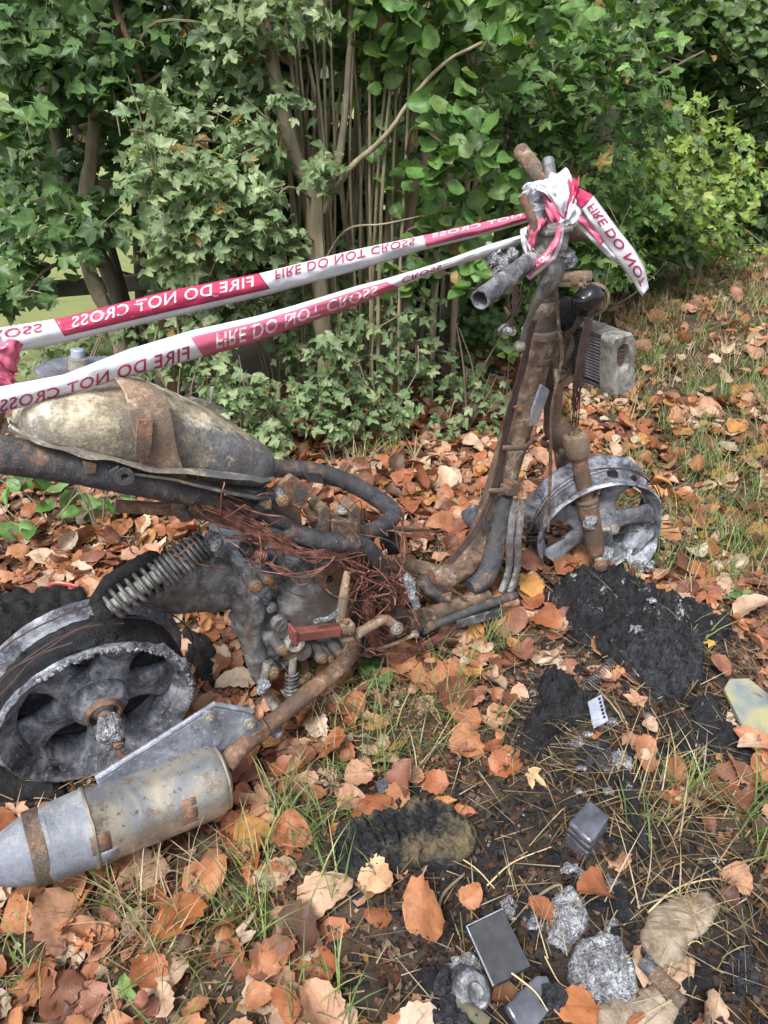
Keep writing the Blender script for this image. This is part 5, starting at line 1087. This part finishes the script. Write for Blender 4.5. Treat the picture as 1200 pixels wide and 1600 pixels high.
us1 = [-60, 0, 100, 260, 410, 550, 660, 740, 825, 850]; rb1 = edge_ribbon(us1, [522, 512, 496, 455, 426, 391, 368, 350, 331, 326], [572, 556, 535, 498, 463, 425, 391, 372, 347, 340], [-.05, .0], .012, 1.)
s1 = rb1.patch('upper_strand', 'tape', tape, -60, 848, nu=160)
rb1.patch('red_panel', 'tape_red', s1, 84, 405, 0, .76, 22, .0007); rb1.patch('red_panel', 'tape_pink', s1, 661, 840, 0, .82, 6, .0007, nu=40)
rb1.text('FIRE DO NOT CROSS', 'ink_white', s1, 112, 396, .06, .50, flip_x=True); rb1.text('FIRE DO NOT CROSS', 'ink_red', s1, 430, 648, .03, .44, flip_y=True)
rb1.text('CROSS', 'ink_red', s1, -40, 66, .08, .40, flip_y=True); rb1.text('NOT CROSS', 'ink_white', s1, 675, 815, .02, .32, flip_x=True)
us2 = [-60, 0, 100, 200, 300, 400, 460, 560, 600, 680, 760, 800, 832]; rb2 = edge_ribbon(us2, [624, 604, 585, 546, 516, 494, 477, 446, 436, 412, 383, 371, 362], [662, 646, 618, 589, 562, 535, 512, 476, 459, 425, 401, 385, 372], [.07, .05], .012, 5.)
s2 = rb2.patch('lower_strand', 'tape', tape, -60, 832, nu=160)
rb2.patch('red_panel', 'tape_pink', s2, 292, 598, .22, 1, 26, .0007)
rb2.text('FIRE DO NOT CROSS', 'ink_white', s2, 338, 590, .30, .86, flip_y=True); rb2.text('FIRE DO NOT CROSS', 'ink_red', s2, 0, 296, .50, .98, flip_x=True); rb2.text('CROSS', 'ink_red', s2, 628, 690, .3, .85, flip_y=True)
def two_edge(L_, R_, Ys, seed, wav=.006):
    n_ = len(L_); 
    def pos(u_, t_, lift):
        x = [i/(n_-1) for i in range(n_)]; a = (np.interp(u_, x, [p[0] for p in L_]), np.interp(u_, x, [p[1] for p in L_])); b = (np.interp(u_, x, [p[0] for p in R_]), np.interp(u_, x, [p[1] for p in R_]))
        yy = np.interp(u_, x, Ys) - .010*math.sin(math.pi*t_) + wav*noise.noise(Vector((u_*7, t_*2, seed))) - lift
        return H(float(a[0]+(b[0]-a[0])*t_), float(a[1]+(b[1]-a[1])*t_), float(yy))
    return Ribbon(pos)
le = two_edge([(893, 312), (906, 322), (920, 344), (940, 372), (962, 404), (990, 442), (1003, 464)], [(905, 293), (927, 305), (945, 330), (966, 358), (990, 388), (1008, 420), (1014, 450)], [1.50, 1.47, 1.46, 1.46, 1.46, 1.47, 1.48], 2.)
e_ = le.patch('loose_end', 'tape', tape, 0, 1, nu=60); le.patch('red_panel', 'tape_red', e_, 0, .20, 0, 1, -.03, .0007, nu=20); le.text('FIRE DO NOT', 'ink_red', e_, .22, .92, .30, .80, flip_y=False)
l2 = two_edge([(880, 330), (900, 352), (925, 378), (950, 402), (968, 415)], [(898, 318), (915, 340), (938, 364), (960, 390), (975, 408)], [1.49, 1.475, 1.47, 1.47, 1.47], 6., .01)
e_ = l2.patch('folded_tail', 'tape', tape, 0, 1, nu=40); l2.patch('red_panel', 'tape_pink', e_, 0.0, .6, .35, 1, 0, .0007, nu=20)
l3 = two_edge([(818, 428), (830, 412), (850, 395), (866, 372), (872, 352)], [(828, 438), (846, 424), (868, 406), (879, 380), (882, 356)], [1.41, 1.395, 1.385, 1.385, 1.40], 9., .008)
e_ = l3.patch('hanging_loop', 'tape', tape, 0, 1, nu=40); l3.patch('red_panel', 'tape_pink', e_, 0.05, 1, 0, .68, 0, .0007, nu=30); l3.text('NOT CROSS', 'ink_white', e_, .12, .62, .12, .5)
# wraps of the knot: crumpled bands round the bar
def wrap(c, ax, ra, wd, mat, seed, a0=0., a1=2*math.pi, name='tape_wrap'):
    ax = Vector(ax).normalized(); x, y = ortho(ax); v = []; f = []; nu, nv = 48, 6
    for i in range(nu+1):
        th = a0+(a1-a0)*i/nu
        for j in range(nv+1):
            q = Vector((math.cos(th)*2, math.sin(th)*2, j*.5+seed)); r_ = ra*(1+.28*noise.noise(q))+.004*math.sin(j*2.2+3*th)
            v.append(c+(x*math.cos(th)*1.15+y*math.sin(th))*r_+ax*(wd*(j/nv-.5)*(1+.3*math.sin(2*th+seed))+.012*math.sin(th+seed)))
    for i in range(nu):
        for j in range(nv): a = i*(nv+1)+j; f.append((a, a+1, a+nv+2, a+nv+1))
    o = obj(name, MB().add(v, f), M[mat], tape, angle=80); sm = o.modifiers.new('solid', 'SOLIDIFY'); sm.thickness = .0004; return o
kc = H(866, 318, 1.52)
wrap(kc, (.9, .2, .5), .040, .045, 'tape', 1); wrap(kc+Vector((.012, -.012, -.004)), (.8, -.3, .6), .038, .022, 'tape_pink', 3); wrap(kc+Vector((-.02, 0, .012)), (.5, .6, .7), .036, .030, 'tape', 5); wrap(kc+Vector((.02, -.02, .008)), (1, .1, .2), .030, .018, 'tape_red', 8)
wrap(H(846, 300, 1.58), (-.3, .7, .5), .026, .035, 'tape', 11); wrap(H(838, 372, 1.42), (.7, -.5, .3), .024, .022, 'tape_pink', 14); wrap(H(832, 376, 1.42), (.9, -.2, .4), .022, .014, 'tape', 16); wrap(H(886, 330, 1.48), (.6, .2, -.7), .018, .03, 'tape', 18)
wrap(S(0, 562, .02), (.3, .2, 1), .020, .04, 'tape_pink', 21); wrap(S(-2, 582, .03), (.1, .3, 1), .018, .025, 'tape_pink', 23)
obj('grab_rail', MB().tube(sp_([(-8, 545, .0), (4, 575, .0), (-2, 620, .02), (-20, 690, .05)]), .014, 12, 5), M['rust'], SC)

# ------------------------------------------------------------------ burnt debris on the ground
def slab(name, label, cat, px, thick, mat, rough=.006, step=.010, sc=45, dz=0.0, edge=.012, group=None, ragged=.006, parent=None):
    pts = [Gs(u_, v_) for u_, v_ in px]; n_ = len(pts); out = []
    if mat.startswith('char'): thick *= 1.55; rough *= 1.5
    for i in range(n_):
        a, b = pts[i], pts[(i+1) % n_]; k = max(2, int((b-a).length/step))
        for j in range(k):
            q = a.lerp(b, j/k); w_ = noise.noise_vector(q*35+Vector((3, 1, 7)))*ragged; out.append(Vector((q.x+w_.x, q.y+w_.y)))
    step = step*.72; xs = [p.x for p in out]; ys = [p.y for p in out]; inn = []
    x = min(xs)
    while x < max(xs):
        y = min(ys)
        while y < max(ys):
            q = Vector((x+random.uniform(-.3, .3)*step, y+random.uniform(-.3, .3)*step)); c = False; j = len(out)-1
            for i in range(len(out)):
                if (out[i].y > q.y) != (out[j].y > q.y) and q.x < (out[j].x-out[i].x)*(q.y-out[i].y)/(out[j].y-out[i].y)+out[i].x: c = not c
                j = i
            if c and min((p-q).length for p in out) > step*.5: inn.append(q)
            y += step
        x += step
    m_ = len(out); vv, ed, ff, *_ = geometry.delaunay_2d_cdt(out+inn, [(i, (i+1) % m_) for i in range(m_)], [tuple(range(m_))], 1, 1e-6)
    O = np.array([tuple(p) for p in out]); V = []
    for q in vv:
        d = float(np.min(np.hypot(O[:, 0]-q.x, O[:, 1]-q.y))); h = thick*(1-math.exp(-(d+.003)/edge)); q3 = Vector((q.x, q.y, .3))
        h += 1.3*rough*(noise.fractal(q3*sc, .6, 2, 5)+.5*noise.fractal(q3*sc*.25, 1, 2, 2)) * min(1, (d+.004)/.012)
        V.append(Vector((q.x, q.y, float(gz(q.x, q.y))+dz+max(h, .002))))
    cnt = {}
    for f in ff:
        for i in range(len(f)):
            e = (f[i], f[(i+1) % len(f)]); k = tuple(sorted(e)); cnt[k] = None if k in cnt else e
    m = MB().add(V, ff)
    low = {}
    for e in cnt.values():
        if e:
            for i in e:
                if i not in low: low[i] = len(m.v); q = V[i]; m.v.append((q.x, q.y, float(gz(q.x, q.y))+dz-.012))
            m.f.append((e[1], e[0], low[e[0]], low[e[1]]))
    o = obj(name, m, M[mat], parent, angle=75); return tag(o, label, cat, group) if label else o
CG = 'charred debris on the ground'
slab('char_slab', 'largest crusted black char slab flecked with white ash, behind the lumpy char disc', 'char', [(858, 940), (872, 912), (910, 900), (955, 902), (1005, 925), (1050, 945), (1110, 965), (1145, 992), (1120, 1008), (1060, 1010), (1010, 1012), (985, 1040), (940, 1035), (905, 1012), (878, 975)], .032, 'char_ash', .014, .010, 70, group=CG)
slab('char_disc', 'round lumpy blue black char disc leaning on the largest slab', 'char', [(965, 1035), (990, 1008), (1040, 1000), (1080, 1012), (1098, 1040), (1092, 1075), (1065, 1098), (1035, 1102), (1005, 1080), (978, 1058)], .050, 'char_lump', .014, .008, 100, group=CG)
slab('char_chunk', 'jagged triangular black char chunk beside the blue grey plastic piece', 'char', [(850, 1055), (885, 1068), (915, 1098), (922, 1125), (905, 1140), (880, 1142), (858, 1160), (852, 1192), (825, 1188), (810, 1165), (822, 1130), (838, 1108), (840, 1080)], .034, 'char', .014, .009, 80, group=CG)
slab('char_mat', 'flat black char mat with a yellowish dry centre', 'char', [(512, 1330), (528, 1296), (570, 1290), (612, 1275), (650, 1258), (690, 1265), (722, 1280), (745, 1310), (738, 1345), (700, 1362), (650, 1360), (605, 1375), (560, 1378), (520, 1368)], .034, 'char_tan', .010, .0065, 90, group=CG)
slab('char_flake', 'small charred flake by the dry leaf at the char mat edge', 'char', [(540, 1390), (560, 1382), (578, 1395), (572, 1415), (550, 1415)], .012, 'char_lump', .004, .006, 90, group=CG)
slab('char_sheet', 'wide thin charred sheet under the woven pad', 'char', [(1075, 1095), (1110, 1085), (1130, 1120), (1160, 1150), (1205, 1165), (1205, 1210), (1150, 1205), (1115, 1180), (1085, 1150)], .016, 'char', .007, .011, 35, group=CG)
slab('char_strip', 'crumpled charred strip streaked with pale ash', 'char', [(1042, 1128), (1062, 1125), (1085, 1155), (1110, 1185), (1120, 1205), (1098, 1210), (1072, 1180), (1050, 1150)], .020, 'char_ash', .007, .008, 60, group=CG)
slab('char_rag', 'black charred rag below the crumpled ash strip', 'char', [(1080, 1205), (1120, 1198), (1165, 1215), (1172, 1238), (1150, 1255), (1120, 1248), (1092, 1235)], .018, 'char_soft', .008, .009, 45, group=CG)
slab('char_crumb', 'loose black crumble above the glossy casing stack', 'char', [(905, 1165), (930, 1158), (955, 1175), (958, 1200), (930, 1212), (905, 1200)], .016, 'char_lump', .007, .008, 60, group=CG)
slab('char_crumb', 'small black crumble pile beside the white lacy ash', 'char', [(978, 1168), (1010, 1160), (1040, 1175), (1035, 1195), (1000, 1200), (982, 1190)], .014, 'char', .007, .008, 60, group=CG)
slab('char_chip', 'narrow black chip lying on the bare soil near the stone', 'char', [(948, 1395), (965, 1385), (985, 1410), (998, 1440), (985, 1458), (965, 1445), (952, 1420)], .020, 'char', .006, .007, 50, group=CG)
slab('tyre_ash', 'black burnt tyre residue heaped under the rear wheel', 'char', [(-60, 960), (0, 950), (60, 945), (140, 940), (150, 965), (60, 1010), (-60, 1080)], .05, 'char_soft', .012, .014, 30, group=CG)
slab('tyre_ash', 'black burnt residue spilling from under the muffler bracket', 'char', [(-40, 1190), (40, 1215), (100, 1225), (110, 1250), (40, 1255), (-40, 1250)], .03, 'char_soft', .010, .012, 30, group=CG)
slab('tyre_ash', 'black burnt residue between rear wheel and engine', 'char', [(285, 990), (330, 1005), (345, 1040), (335, 1085), (300, 1075), (290, 1030)], .03, 'char_soft', .010, .012, 30, group=CG)
m = MB(); m.tube([Gs(64, 948)+Z*.05, Gs(95, 940)+Z*.06, Gs(135, 940)+Z*.055], [.004, .010, .004], 8, 4, flat=.6); m.jitter(.006, 40); tag(obj('red_plastic_shard', m, M['red_plastic']), 'red plastic shard on the burnt tyre residue behind the rear wheel', 'shard')
AG = 'white ash lumps on the burnt patch'
slab('ash_lump', 'biggest rounded pale ash lump beside the flat stone', 'ash', [(885, 1505), (905, 1475), (940, 1462), (970, 1478), (990, 1515), (1000, 1555), (985, 1580), (950, 1575), (915, 1560), (888, 1545)], .050, 'ash', .010, .007, 60, edge=.02, group=AG)
slab('ash_lump', 'elongated pale ash lump touching the biggest one', 'ash', [(862, 1395), (890, 1388), (915, 1410), (918, 1440), (905, 1470), (885, 1492), (858, 1478), (852, 1445)], .034, 'ash', .010, .007, 60, edge=.018, group=AG)
slab('ash_lump', 'small crumpled ash lump at the corner of the dark tablet shaped casing', 'ash', [(782, 1412), (795, 1400), (812, 1415), (818, 1435), (802, 1442), (788, 1430)], .024, 'ash', .008, .006, 80, group=AG)
slab('ash_lump', 'thin bent ash flake between dark casing and pale ash lump', 'ash', [(820, 1432), (842, 1425), (850, 1440), (842, 1468), (826, 1455)], .016, 'ash', .007, .006, 80, group=AG)
slab('ash_lump', 'brightest lacy white ash cluster above the charred stick', 'ash', [(952, 1180), (970, 1174), (988, 1186), (992, 1202), (972, 1210), (956, 1200)], .020, 'ash', .009, .005, 120, group=AG)
for k, (u_, v_, r_, lab) in enumerate(((903, 1240, .007, 'tiny white ash crumb at the top corner of the glossy casing'), (950, 1240, .010, 'white ash crumb between casing stack and charred stick'), (918, 1150, .008, 'white ash crumb below the blue grey plastic piece'), (908, 1372, .012, 'square grey ash bit between the two casings'), (930, 1382, .012, 'small lacy ash bit near the black chip'), (955, 1450, .012, 'white ash bit beside the biggest ash lump'), (566, 1195, .012, 'small grey ash bit on leaves before the exhaust pipe'), (938, 942, .010, 'square white ash flake on the largest char slab'), (1012, 962, .011, 'torn white ash flake on the largest char slab'), (990, 1010, .016, 'powdery white ash patch where slab and disc meet'), (1010, 886, .012, 'white ash lump at the foot of the front rim'))):
    m = MB(); up_ = .052 if k in (7, 8, 9) else .008; m.lump(Gs(u_, v_)+Z*up_, r_, .55, 90, 10, (1.2, 1, .6)); tag(obj('ash_bit', m, M['ash']), lab, 'ash', AG)
def casing(name, px, th, mat, parent=None, bev=.003, cut=None):
    """flat box: three corners (u, v, height) give the top face"""
    A, B, D_ = [G(*p) for p in px]; C_ = B+D_-A; poly = [A, B, C_, D_] if not cut else [A, A.lerp(B, .8), B.lerp(C_, .25), C_.lerp(D_, .1), D_]
    nn_ = (B-A).cross(D_-A).normalized(); nn_ = nn_ if nn_.z > 0 else -nn_
    return obj(name, MB().prism(poly, -nn_*th), M[mat], parent, bev, relief=.0055, rsize=.03, rlev=4)
c1 = casing('dark_casing', [(730, 1448, .060), (786, 1421, .056), (772, 1540, .050)], .014, 'slate', None, .001); tag(c1, 'dark tablet shaped casing with pale edge propped over burnt parts', 'casing')
m = MB(); m.tube([G(729, 1447, .0595), G(785, 1420, .0555)], .0012, 6, 1); m.tube([G(729, 1447, .0595), G(771, 1541, .0495)], .0014, 6, 1); edge_ = obj('pale_edge', m, M['alloy_blue'], c1); edge_['kind'] = 'stuff'  # pale strips along two edges of the top face
E_ = thing('casing_stack', Gs(915, 1300), 'stack of three glossy black square casings on bare soil', 'casing')
casing('top_casing', [(920, 1247, .074), (955, 1277, .070), (888, 1285, .072)], .013, 'gloss_black', E_, .005); casing('middle_casing', [(917, 1256, .052), (953, 1287, .049), (885, 1294, .050)], .013, 'slate', E_, .004); casing('base_casing', [(916, 1264, .032), (950, 1294, .030), (884, 1302, .030)], .030, 'gloss_black', E_, .003)
c2 = casing('broken_casing', [(790, 1572, .048), (848, 1512, .056), (820, 1622, .038)], .020, 'gloss_black', None, .004, True); tag(c2, 'broken glossy dark casing below the tablet shaped one', 'casing')
m = MB(); m.lump(G(862, 1560, .040), .020, .6, 60, 12); obj('torn_corner', m, M['char_lump'], c2)
c3 = casing('plastic_piece', [(918, 1096, .030), (940, 1084, .030), (928, 1138, .022)], .005, 'blue_grey', None, .0015); tag(c3, 'pale blue grey plastic piece with black pin marks', 'plastic')
A_, B_, D3 = G(918, 1096, .030), G(940, 1084, .030), G(928, 1138, .022)
for k in range(6): obj('pin_mark', MB().box(A_+(B_-A_)*.78+(D3-A_)*(.14+.14*k), (B_-A_)*.08, (D3-A_)*.045, Z*.0012), M['char'], c3)
# burnt motor with cap, next to the tablet shaped casing
Em = thing('burnt_motor', Gs(730, 1560), 'round burnt motor with pale cap among melted scraps', 'motor')
p = G(738, 1548, .035); am = Vector((.25, -.55, .8)).normalized(); m = MB(); m.lathe(p, am, Z, [(.030, -.04), (.032, 0), (.026, .010), (.014, .012), (.012, .018), (0, .018)], 28, False); m.jitter(.004, 40); obj('motor_body', m, M['alloy'], Em, relief=.006, rsize=.02, rlev=1)
m = MB(); m.lathe(p+am*.012, am, Z, [(.008, 0), (.011, .004), (.013, .0), (.012, -.004)], 20); obj('shaft_ring', m, M['char'], Em)
slab('melted_flap', 'bent grey melted flap left of the burnt motor', 'plastic', [(650, 1520), (680, 1508), (690, 1530), (676, 1570), (652, 1565)], .022, 'char_ash', .008, .007, 50)
slab('char_scrap', 'black melted scraps heaped beside the burnt motor', 'char', [(675, 1545), (695, 1520), (712, 1560), (735, 1590), (760, 1600), (740, 1630), (680, 1625), (665, 1580)], .030, 'char_lump', .012, .008, 55, group=CG)
slab('foil_scrap', 'crumpled silvery foil between burnt motor and dark casing', 'foil', [(705, 1500), (735, 1490), (750, 1505), (765, 1545), (750, 1540), (728, 1515), (708, 1515)], .030, 'ash', .010, .006, 60)
m = MB(); m.tube([G(703, 1555, .03), G(735, 1580, .028), G(762, 1600, .02)], [.010, .012, .010], 9, 3, rough=.002); tag(obj('charred_peg', m, M['bark_dark']), 'short brownish charred peg below the burnt motor', 'peg')
m = MB(); m.tube([Gs(972, 1222)+Z*.02, Gs(980, 1255)+Z*.024, Gs(992, 1300)+Z*.02, Gs(1008, 1345)+Z*.012], [.016, .020, .018, .012], 12, 6, flat=.8); m.jitter(.006, 30); tag(obj('charred_stick', m, M['char_ash']), 'charred black stick lying beside the glossy casing stack', 'stick')
# stone, pipe stub, nut, spring, woven pad, contacts
slab('flat_stone', 'flat sandy stone half buried at the edge of the burnt patch', 'stone', [(1000, 1462), (1015, 1430), (1050, 1405), (1100, 1400), (1122, 1420), (1108, 1450), (1080, 1478), (1060, 1510), (1030, 1515), (1008, 1495)], .020, 'stone', .004, .012, 14, dz=.008)
slab('flat_stone', 'second flat stone below the biggest ash lump', 'stone', [(905, 1575), (990, 1560), (1040, 1530), (1065, 1560), (1050, 1620), (920, 1625)], .016, 'stone', .004, .014, 14, dz=.008)
Ep = thing('burnt_pipe_stub', Gs(1025, 1550), 'short burnt pipe stub with flared rusty end on the stone', 'pipe')
a, b = Gs(1000, 1515)+Z*.028, Gs(1048, 1565)+Z*.024; dd2 = (b-a).normalized(); obj('pipe', MB().cyl(a, a.lerp(b, .72), .013, 20, hollow=.7), M['alloy'], Ep); obj('flared_end', MB().tube([a.lerp(b, .66), a.lerp(b, .9), b], [.013, .017, .018], 20, 3, hollow=.8), M['steel'], Ep)
slab('char_scrap', 'black angular scrap on soil right of the pipe stub', 'char', [(1085, 1500), (1105, 1500), (1112, 1545), (1100, 1560), (1082, 1550)], .022, 'char_soft', .007, .007, 50, group=CG)
slab('char_scrap', 'wet looking black scrap near the tall straw', 'char', [(1140, 1490), (1170, 1485), (1185, 1520), (1178, 1560), (1150, 1555), (1135, 1525)], .024, 'char_lump', .009, .008, 50, group=CG)
En = thing('square_nut', Gs(600, 1240), 'small black nut with round hole lying on a leaf', 'nut'); q = Gs(600, 1238)+Z*.016; obj('nut_body', MB().box(q, Vector((.014, .006, .003)), Vector((-.005, .014, .003)), Z*.008), M['slate'], En, .002); obj('nut_collar', MB().lathe(q+Z*.008, Z, N, [(.004, .004), (.009, .004), (.010, -.002), (.004, -.002)], 16), M['gloss_black'], En)
coil(None, Gs(916, 1080)+Z*.018, Gs(955, 1046)+Z*.022, .0125, .0015, 14, 'spring', 'loose_spring', 6, 12); tag(bpy.data.objects['loose_spring'], 'fine coil spring between the char slab and triangular chunk', 'spring')
Ew = thing('woven_pad', Gs(1170, 1105), 'pale yellow and blue woven pad with cut corners', 'pad')
cor = [(1130, 1075), (1140, 1060), (1172, 1060), (1215, 1095), (1225, 1150), (1165, 1146), (1152, 1120)]
t = NT('woven pad'); wv = t.n('TexWave', bands_direction='DIAGONAL'); t.l(t.tc.outputs['Object'], wv.inputs['Vector']); wv.inputs['Scale'].default_value = 95; g_ = t.noise(9, 4)
t.base(t.mix(t.ramp(wv.outputs[0], [(.3, 0), (.7, .7)]), t.ramp(g_, [(.38, (.18, .26, .33)), (.58, (.5, .46, .24))]), (.07, .075, .07))); t.bump(wv.outputs[0], .8, .002); M['woven'] = t.set(Roughness=.7)
m = MB(); m.prism([G(u_, v_, .034) for u_, v_ in cor], -Z*.012); m.jitter(.004, 12); obj('pad_sheet', m, M['woven'], Ew, .002)
wd_ = MB(); wd_.prism([G(u_+4, v_+8, .016) for u_, v_ in cor], -Z*.012); obj('pad_backing', wd_, M['char_soft'], Ew, .002)
# broken bits strewn over the burnt patch
for k in range(46):
    u_, v_, du, dv, near = ((925, 1195, 40, 30, 'beside the lacy white ash cluster'), (705, 1560, 45, 40, 'around the burnt motor'), (950, 1410, 45, 40, 'between casing stack and biggest ash lump'), (1110, 1180, 60, 60, 'around the crumpled ash streaked strip'), (1130, 1525, 50, 35, 'on the soil beyond the flat stone'), (880, 1060, 40, 40, 'between triangular chunk and largest char slab'), (820, 1400, 60, 40, 'behind the tablet shaped casing'), (760, 1590, 50, 14, 'below the tablet shaped casing'), (1010, 1120, 40, 30, 'beside the lumpy char disc'))[k % 9]; look = ('tiny', 'small')[r0_ > .0105] if (r0_ := random.uniform(.006, .015)) else ''
    q = Gs(u_+random.gauss(0, .6)*du, v_+random.gauss(0, .6)*dv); r_ = r0_; ash_ = k % 4 == 0
    m = MB(); m.lump(q+Z*r_*.5, r_, .9, 70, 7, (random.uniform(.8, 1.7), random.uniform(.7, 1.4), random.uniform(.4, .8)))
    tag(obj('ash_fragment' if ash_ else 'char_fragment', m, M['ash' if ash_ else random.choice(('char', 'char_lump', 'char_ash', 'slate'))], angle=25), f'{look} pale ash fragment {near}' if ash_ else f'{look} angular black char fragment {near}', 'ash' if ash_ else 'char', 'pale ash fragments on the scorched soil' if ash_ else 'black char fragments on the scorched soil')
# single straws, twigs and stalks
for k, (pts, r_, mt, lab, cat) in enumerate((
        ([(800, 985), (835, 975), (868, 968), (880, 975)], .003, 'straw', 'pale bent straw pointing at the largest char slab', 'straw'),
        ([(680, 1445), (692, 1405), (725, 1372)], .006, 'twig', 'rough brown twig with curled root end on bare soil', 'twig'),
        ([(1010, 1432), (1050, 1398), (1095, 1382), (1125, 1378)], .003, 'straw', 'long pale straw curving over the flat stone', 'straw'),
        ([(1035, 1545), (1050, 1505), (1080, 1478), (1095, 1480)], .0022, 'straw', 'thin arched straw rising from the pipe stub', 'straw'),
        ([(540, 1215), (610, 1192), (640, 1205)], .003, 'straw', 'straw lying before the dropped nut', 'straw'),
        ([(690, 1330), (740, 1362), (772, 1395)], .0026, 'straw', 'straight straw across the dark soil by the char mat', 'straw'),
        ([(760, 1390), (800, 1355), (860, 1330)], .0028, 'straw', 'long straw slanting towards the casing stack', 'straw'),
        ([(795, 1545), (830, 1575), (850, 1605)], .0024, 'straw', 'straw laid over the broken glossy casing', 'straw'),
        ([(850, 1500), (870, 1540), (885, 1550)], .0022, 'straw', 'short straw beside the biggest ash lump', 'straw'),
        ([(820, 1425), (850, 1400), (875, 1390), (872, 1420), (855, 1450)], .005, 'twig', 'curled brown bark strip against the elongated ash lump', 'bark strip'))):
    if mt == 'straw' and 'straw' not in M: M['straw'] = m_plain('straw', (.42, .32, .16), .6, 0, (.6, .5, .3), 40, .3)
    up_ = .05 if 'over the broken' in lab else .012
    m = MB(); m.tube([Gs(u_, v_)+Z*(up_+.003*math.sin(i*1.3)) for i, (u_, v_) in enumerate(pts)], [r_*.62, r_*.35], 6, 5); tag(obj('straw' if mt == 'straw' else 'twig', m, M[mt]), lab, cat)
# a few leaves that stand out from the litter
for k, (u_, v_, sz_, c_, kd, lab) in enumerate(((826, 928, .10, (.52, .26, .08), 'ovate', 'bright orange dry leaf leaning on the footboard stays'), (1095, 1018, .045, (.58, .38, .12), 'drymaple', 'small yellow star shaped leaf at the char slab edge'), (285, 1450, .10, (.36, .13, .05), 'ovate', 'large dark russet leaf in front of the muffler'),
        (588, 1385, .075, (.55, .34, .2), 'ovate', 'pale tan leaf lying on the char mat corner'), (505, 1410, .11, (.56, .38, .26), 'ovate', 'broad pinkish tan leaf beside the charred flake'), (695, 770, .09, (.60, .42, .30), 'ovate', 'pale broad leaf upright behind the frame tube'), (895, 1590, .08, (.42, .16, .06), 'ovate', 'orange brown leaf tucked below the biggest ash lump'), (970, 865, .10, (.42, .14, .05), 'drymaple', 'curled russet leaf resting in the front rim'),
        (845, 1235, .06, (.5, .36, .2), 'drymaple', 'pale yellow leaf on bare soil near the casing stack'), (220, 1545, .055, (.16, .26, .08), 'drymaple', 'fresh green lobed leaf among brown leaves'))):
    T_ = LT[kd][(k*3) % len(LT[kd])]; o = big_mesh('dry_leaf', T_[0]-np.array([[0, .45, 0]]), T_[1], M['litter'], np.repeat(np.array([c_]), len(T_[0]), 0), T_[2], smooth=True)
    o.location = Gs(u_, v_)+Z*(.035 if k not in (5, 7) else .06); o.scale = (sz_,)*3; o.rotation_euler = ((.9, 0, .4) if k in (5,) else (.12, .1, k*1.3)); tag(o, lab, 'leaf')
# small char crumbs and ash specks
P = ground_pts(16000, -.2, 1.2, .5, 2.0); P = P[rng.uniform(0, 1, len(P)) < burnt(P)*.8]; n = len(P)
def crumbs(P, sz, cols, mat, nm, lab, cat):
    T = []
    for k in range(5):
        m = MB(); m.lump((0, 0, 0), 1, .8, 1.3+k, 4, (1, .8, .6)); F3 = []
        for f in m.f:
            for i in range(1, len(f)-1): F3.append((f[0], f[i], f[i+1]))
        T.append((np.array(m.v), np.array(F3), np.zeros((len(m.v), 2))))
    n = len(P); B = scatter(T, np.c_[P, gz(P[:, 0], P[:, 1])+sz*.4], frames(np.c_[rng.normal(0, .3, (n, 2)), np.ones(n)], rng.uniform(0, 6.28, n)), sz, cols)
    tag(big_mesh(nm, B[0], B[1], M[mat], B[2], B[3]), lab, cat, kind='stuff')
crumbs(P, rng.uniform(.002, .008, n)*rng.choice([.7, 1, 1.8, 2.6], n, p=[.55, .35, .08, .02]), np.ones((n, 3)), 'char', 'char_crumbs', 'scattered black char crumbs over the burnt patch', 'char')
Q2 = P[rng.uniform(0, 1, n) < .10]; crumbs(Q2, rng.uniform(.0015, .005, len(Q2)), np.ones((len(Q2), 3)), 'ash', 'ash_specks', 'scattered white ash specks over the burnt patch', 'ash')
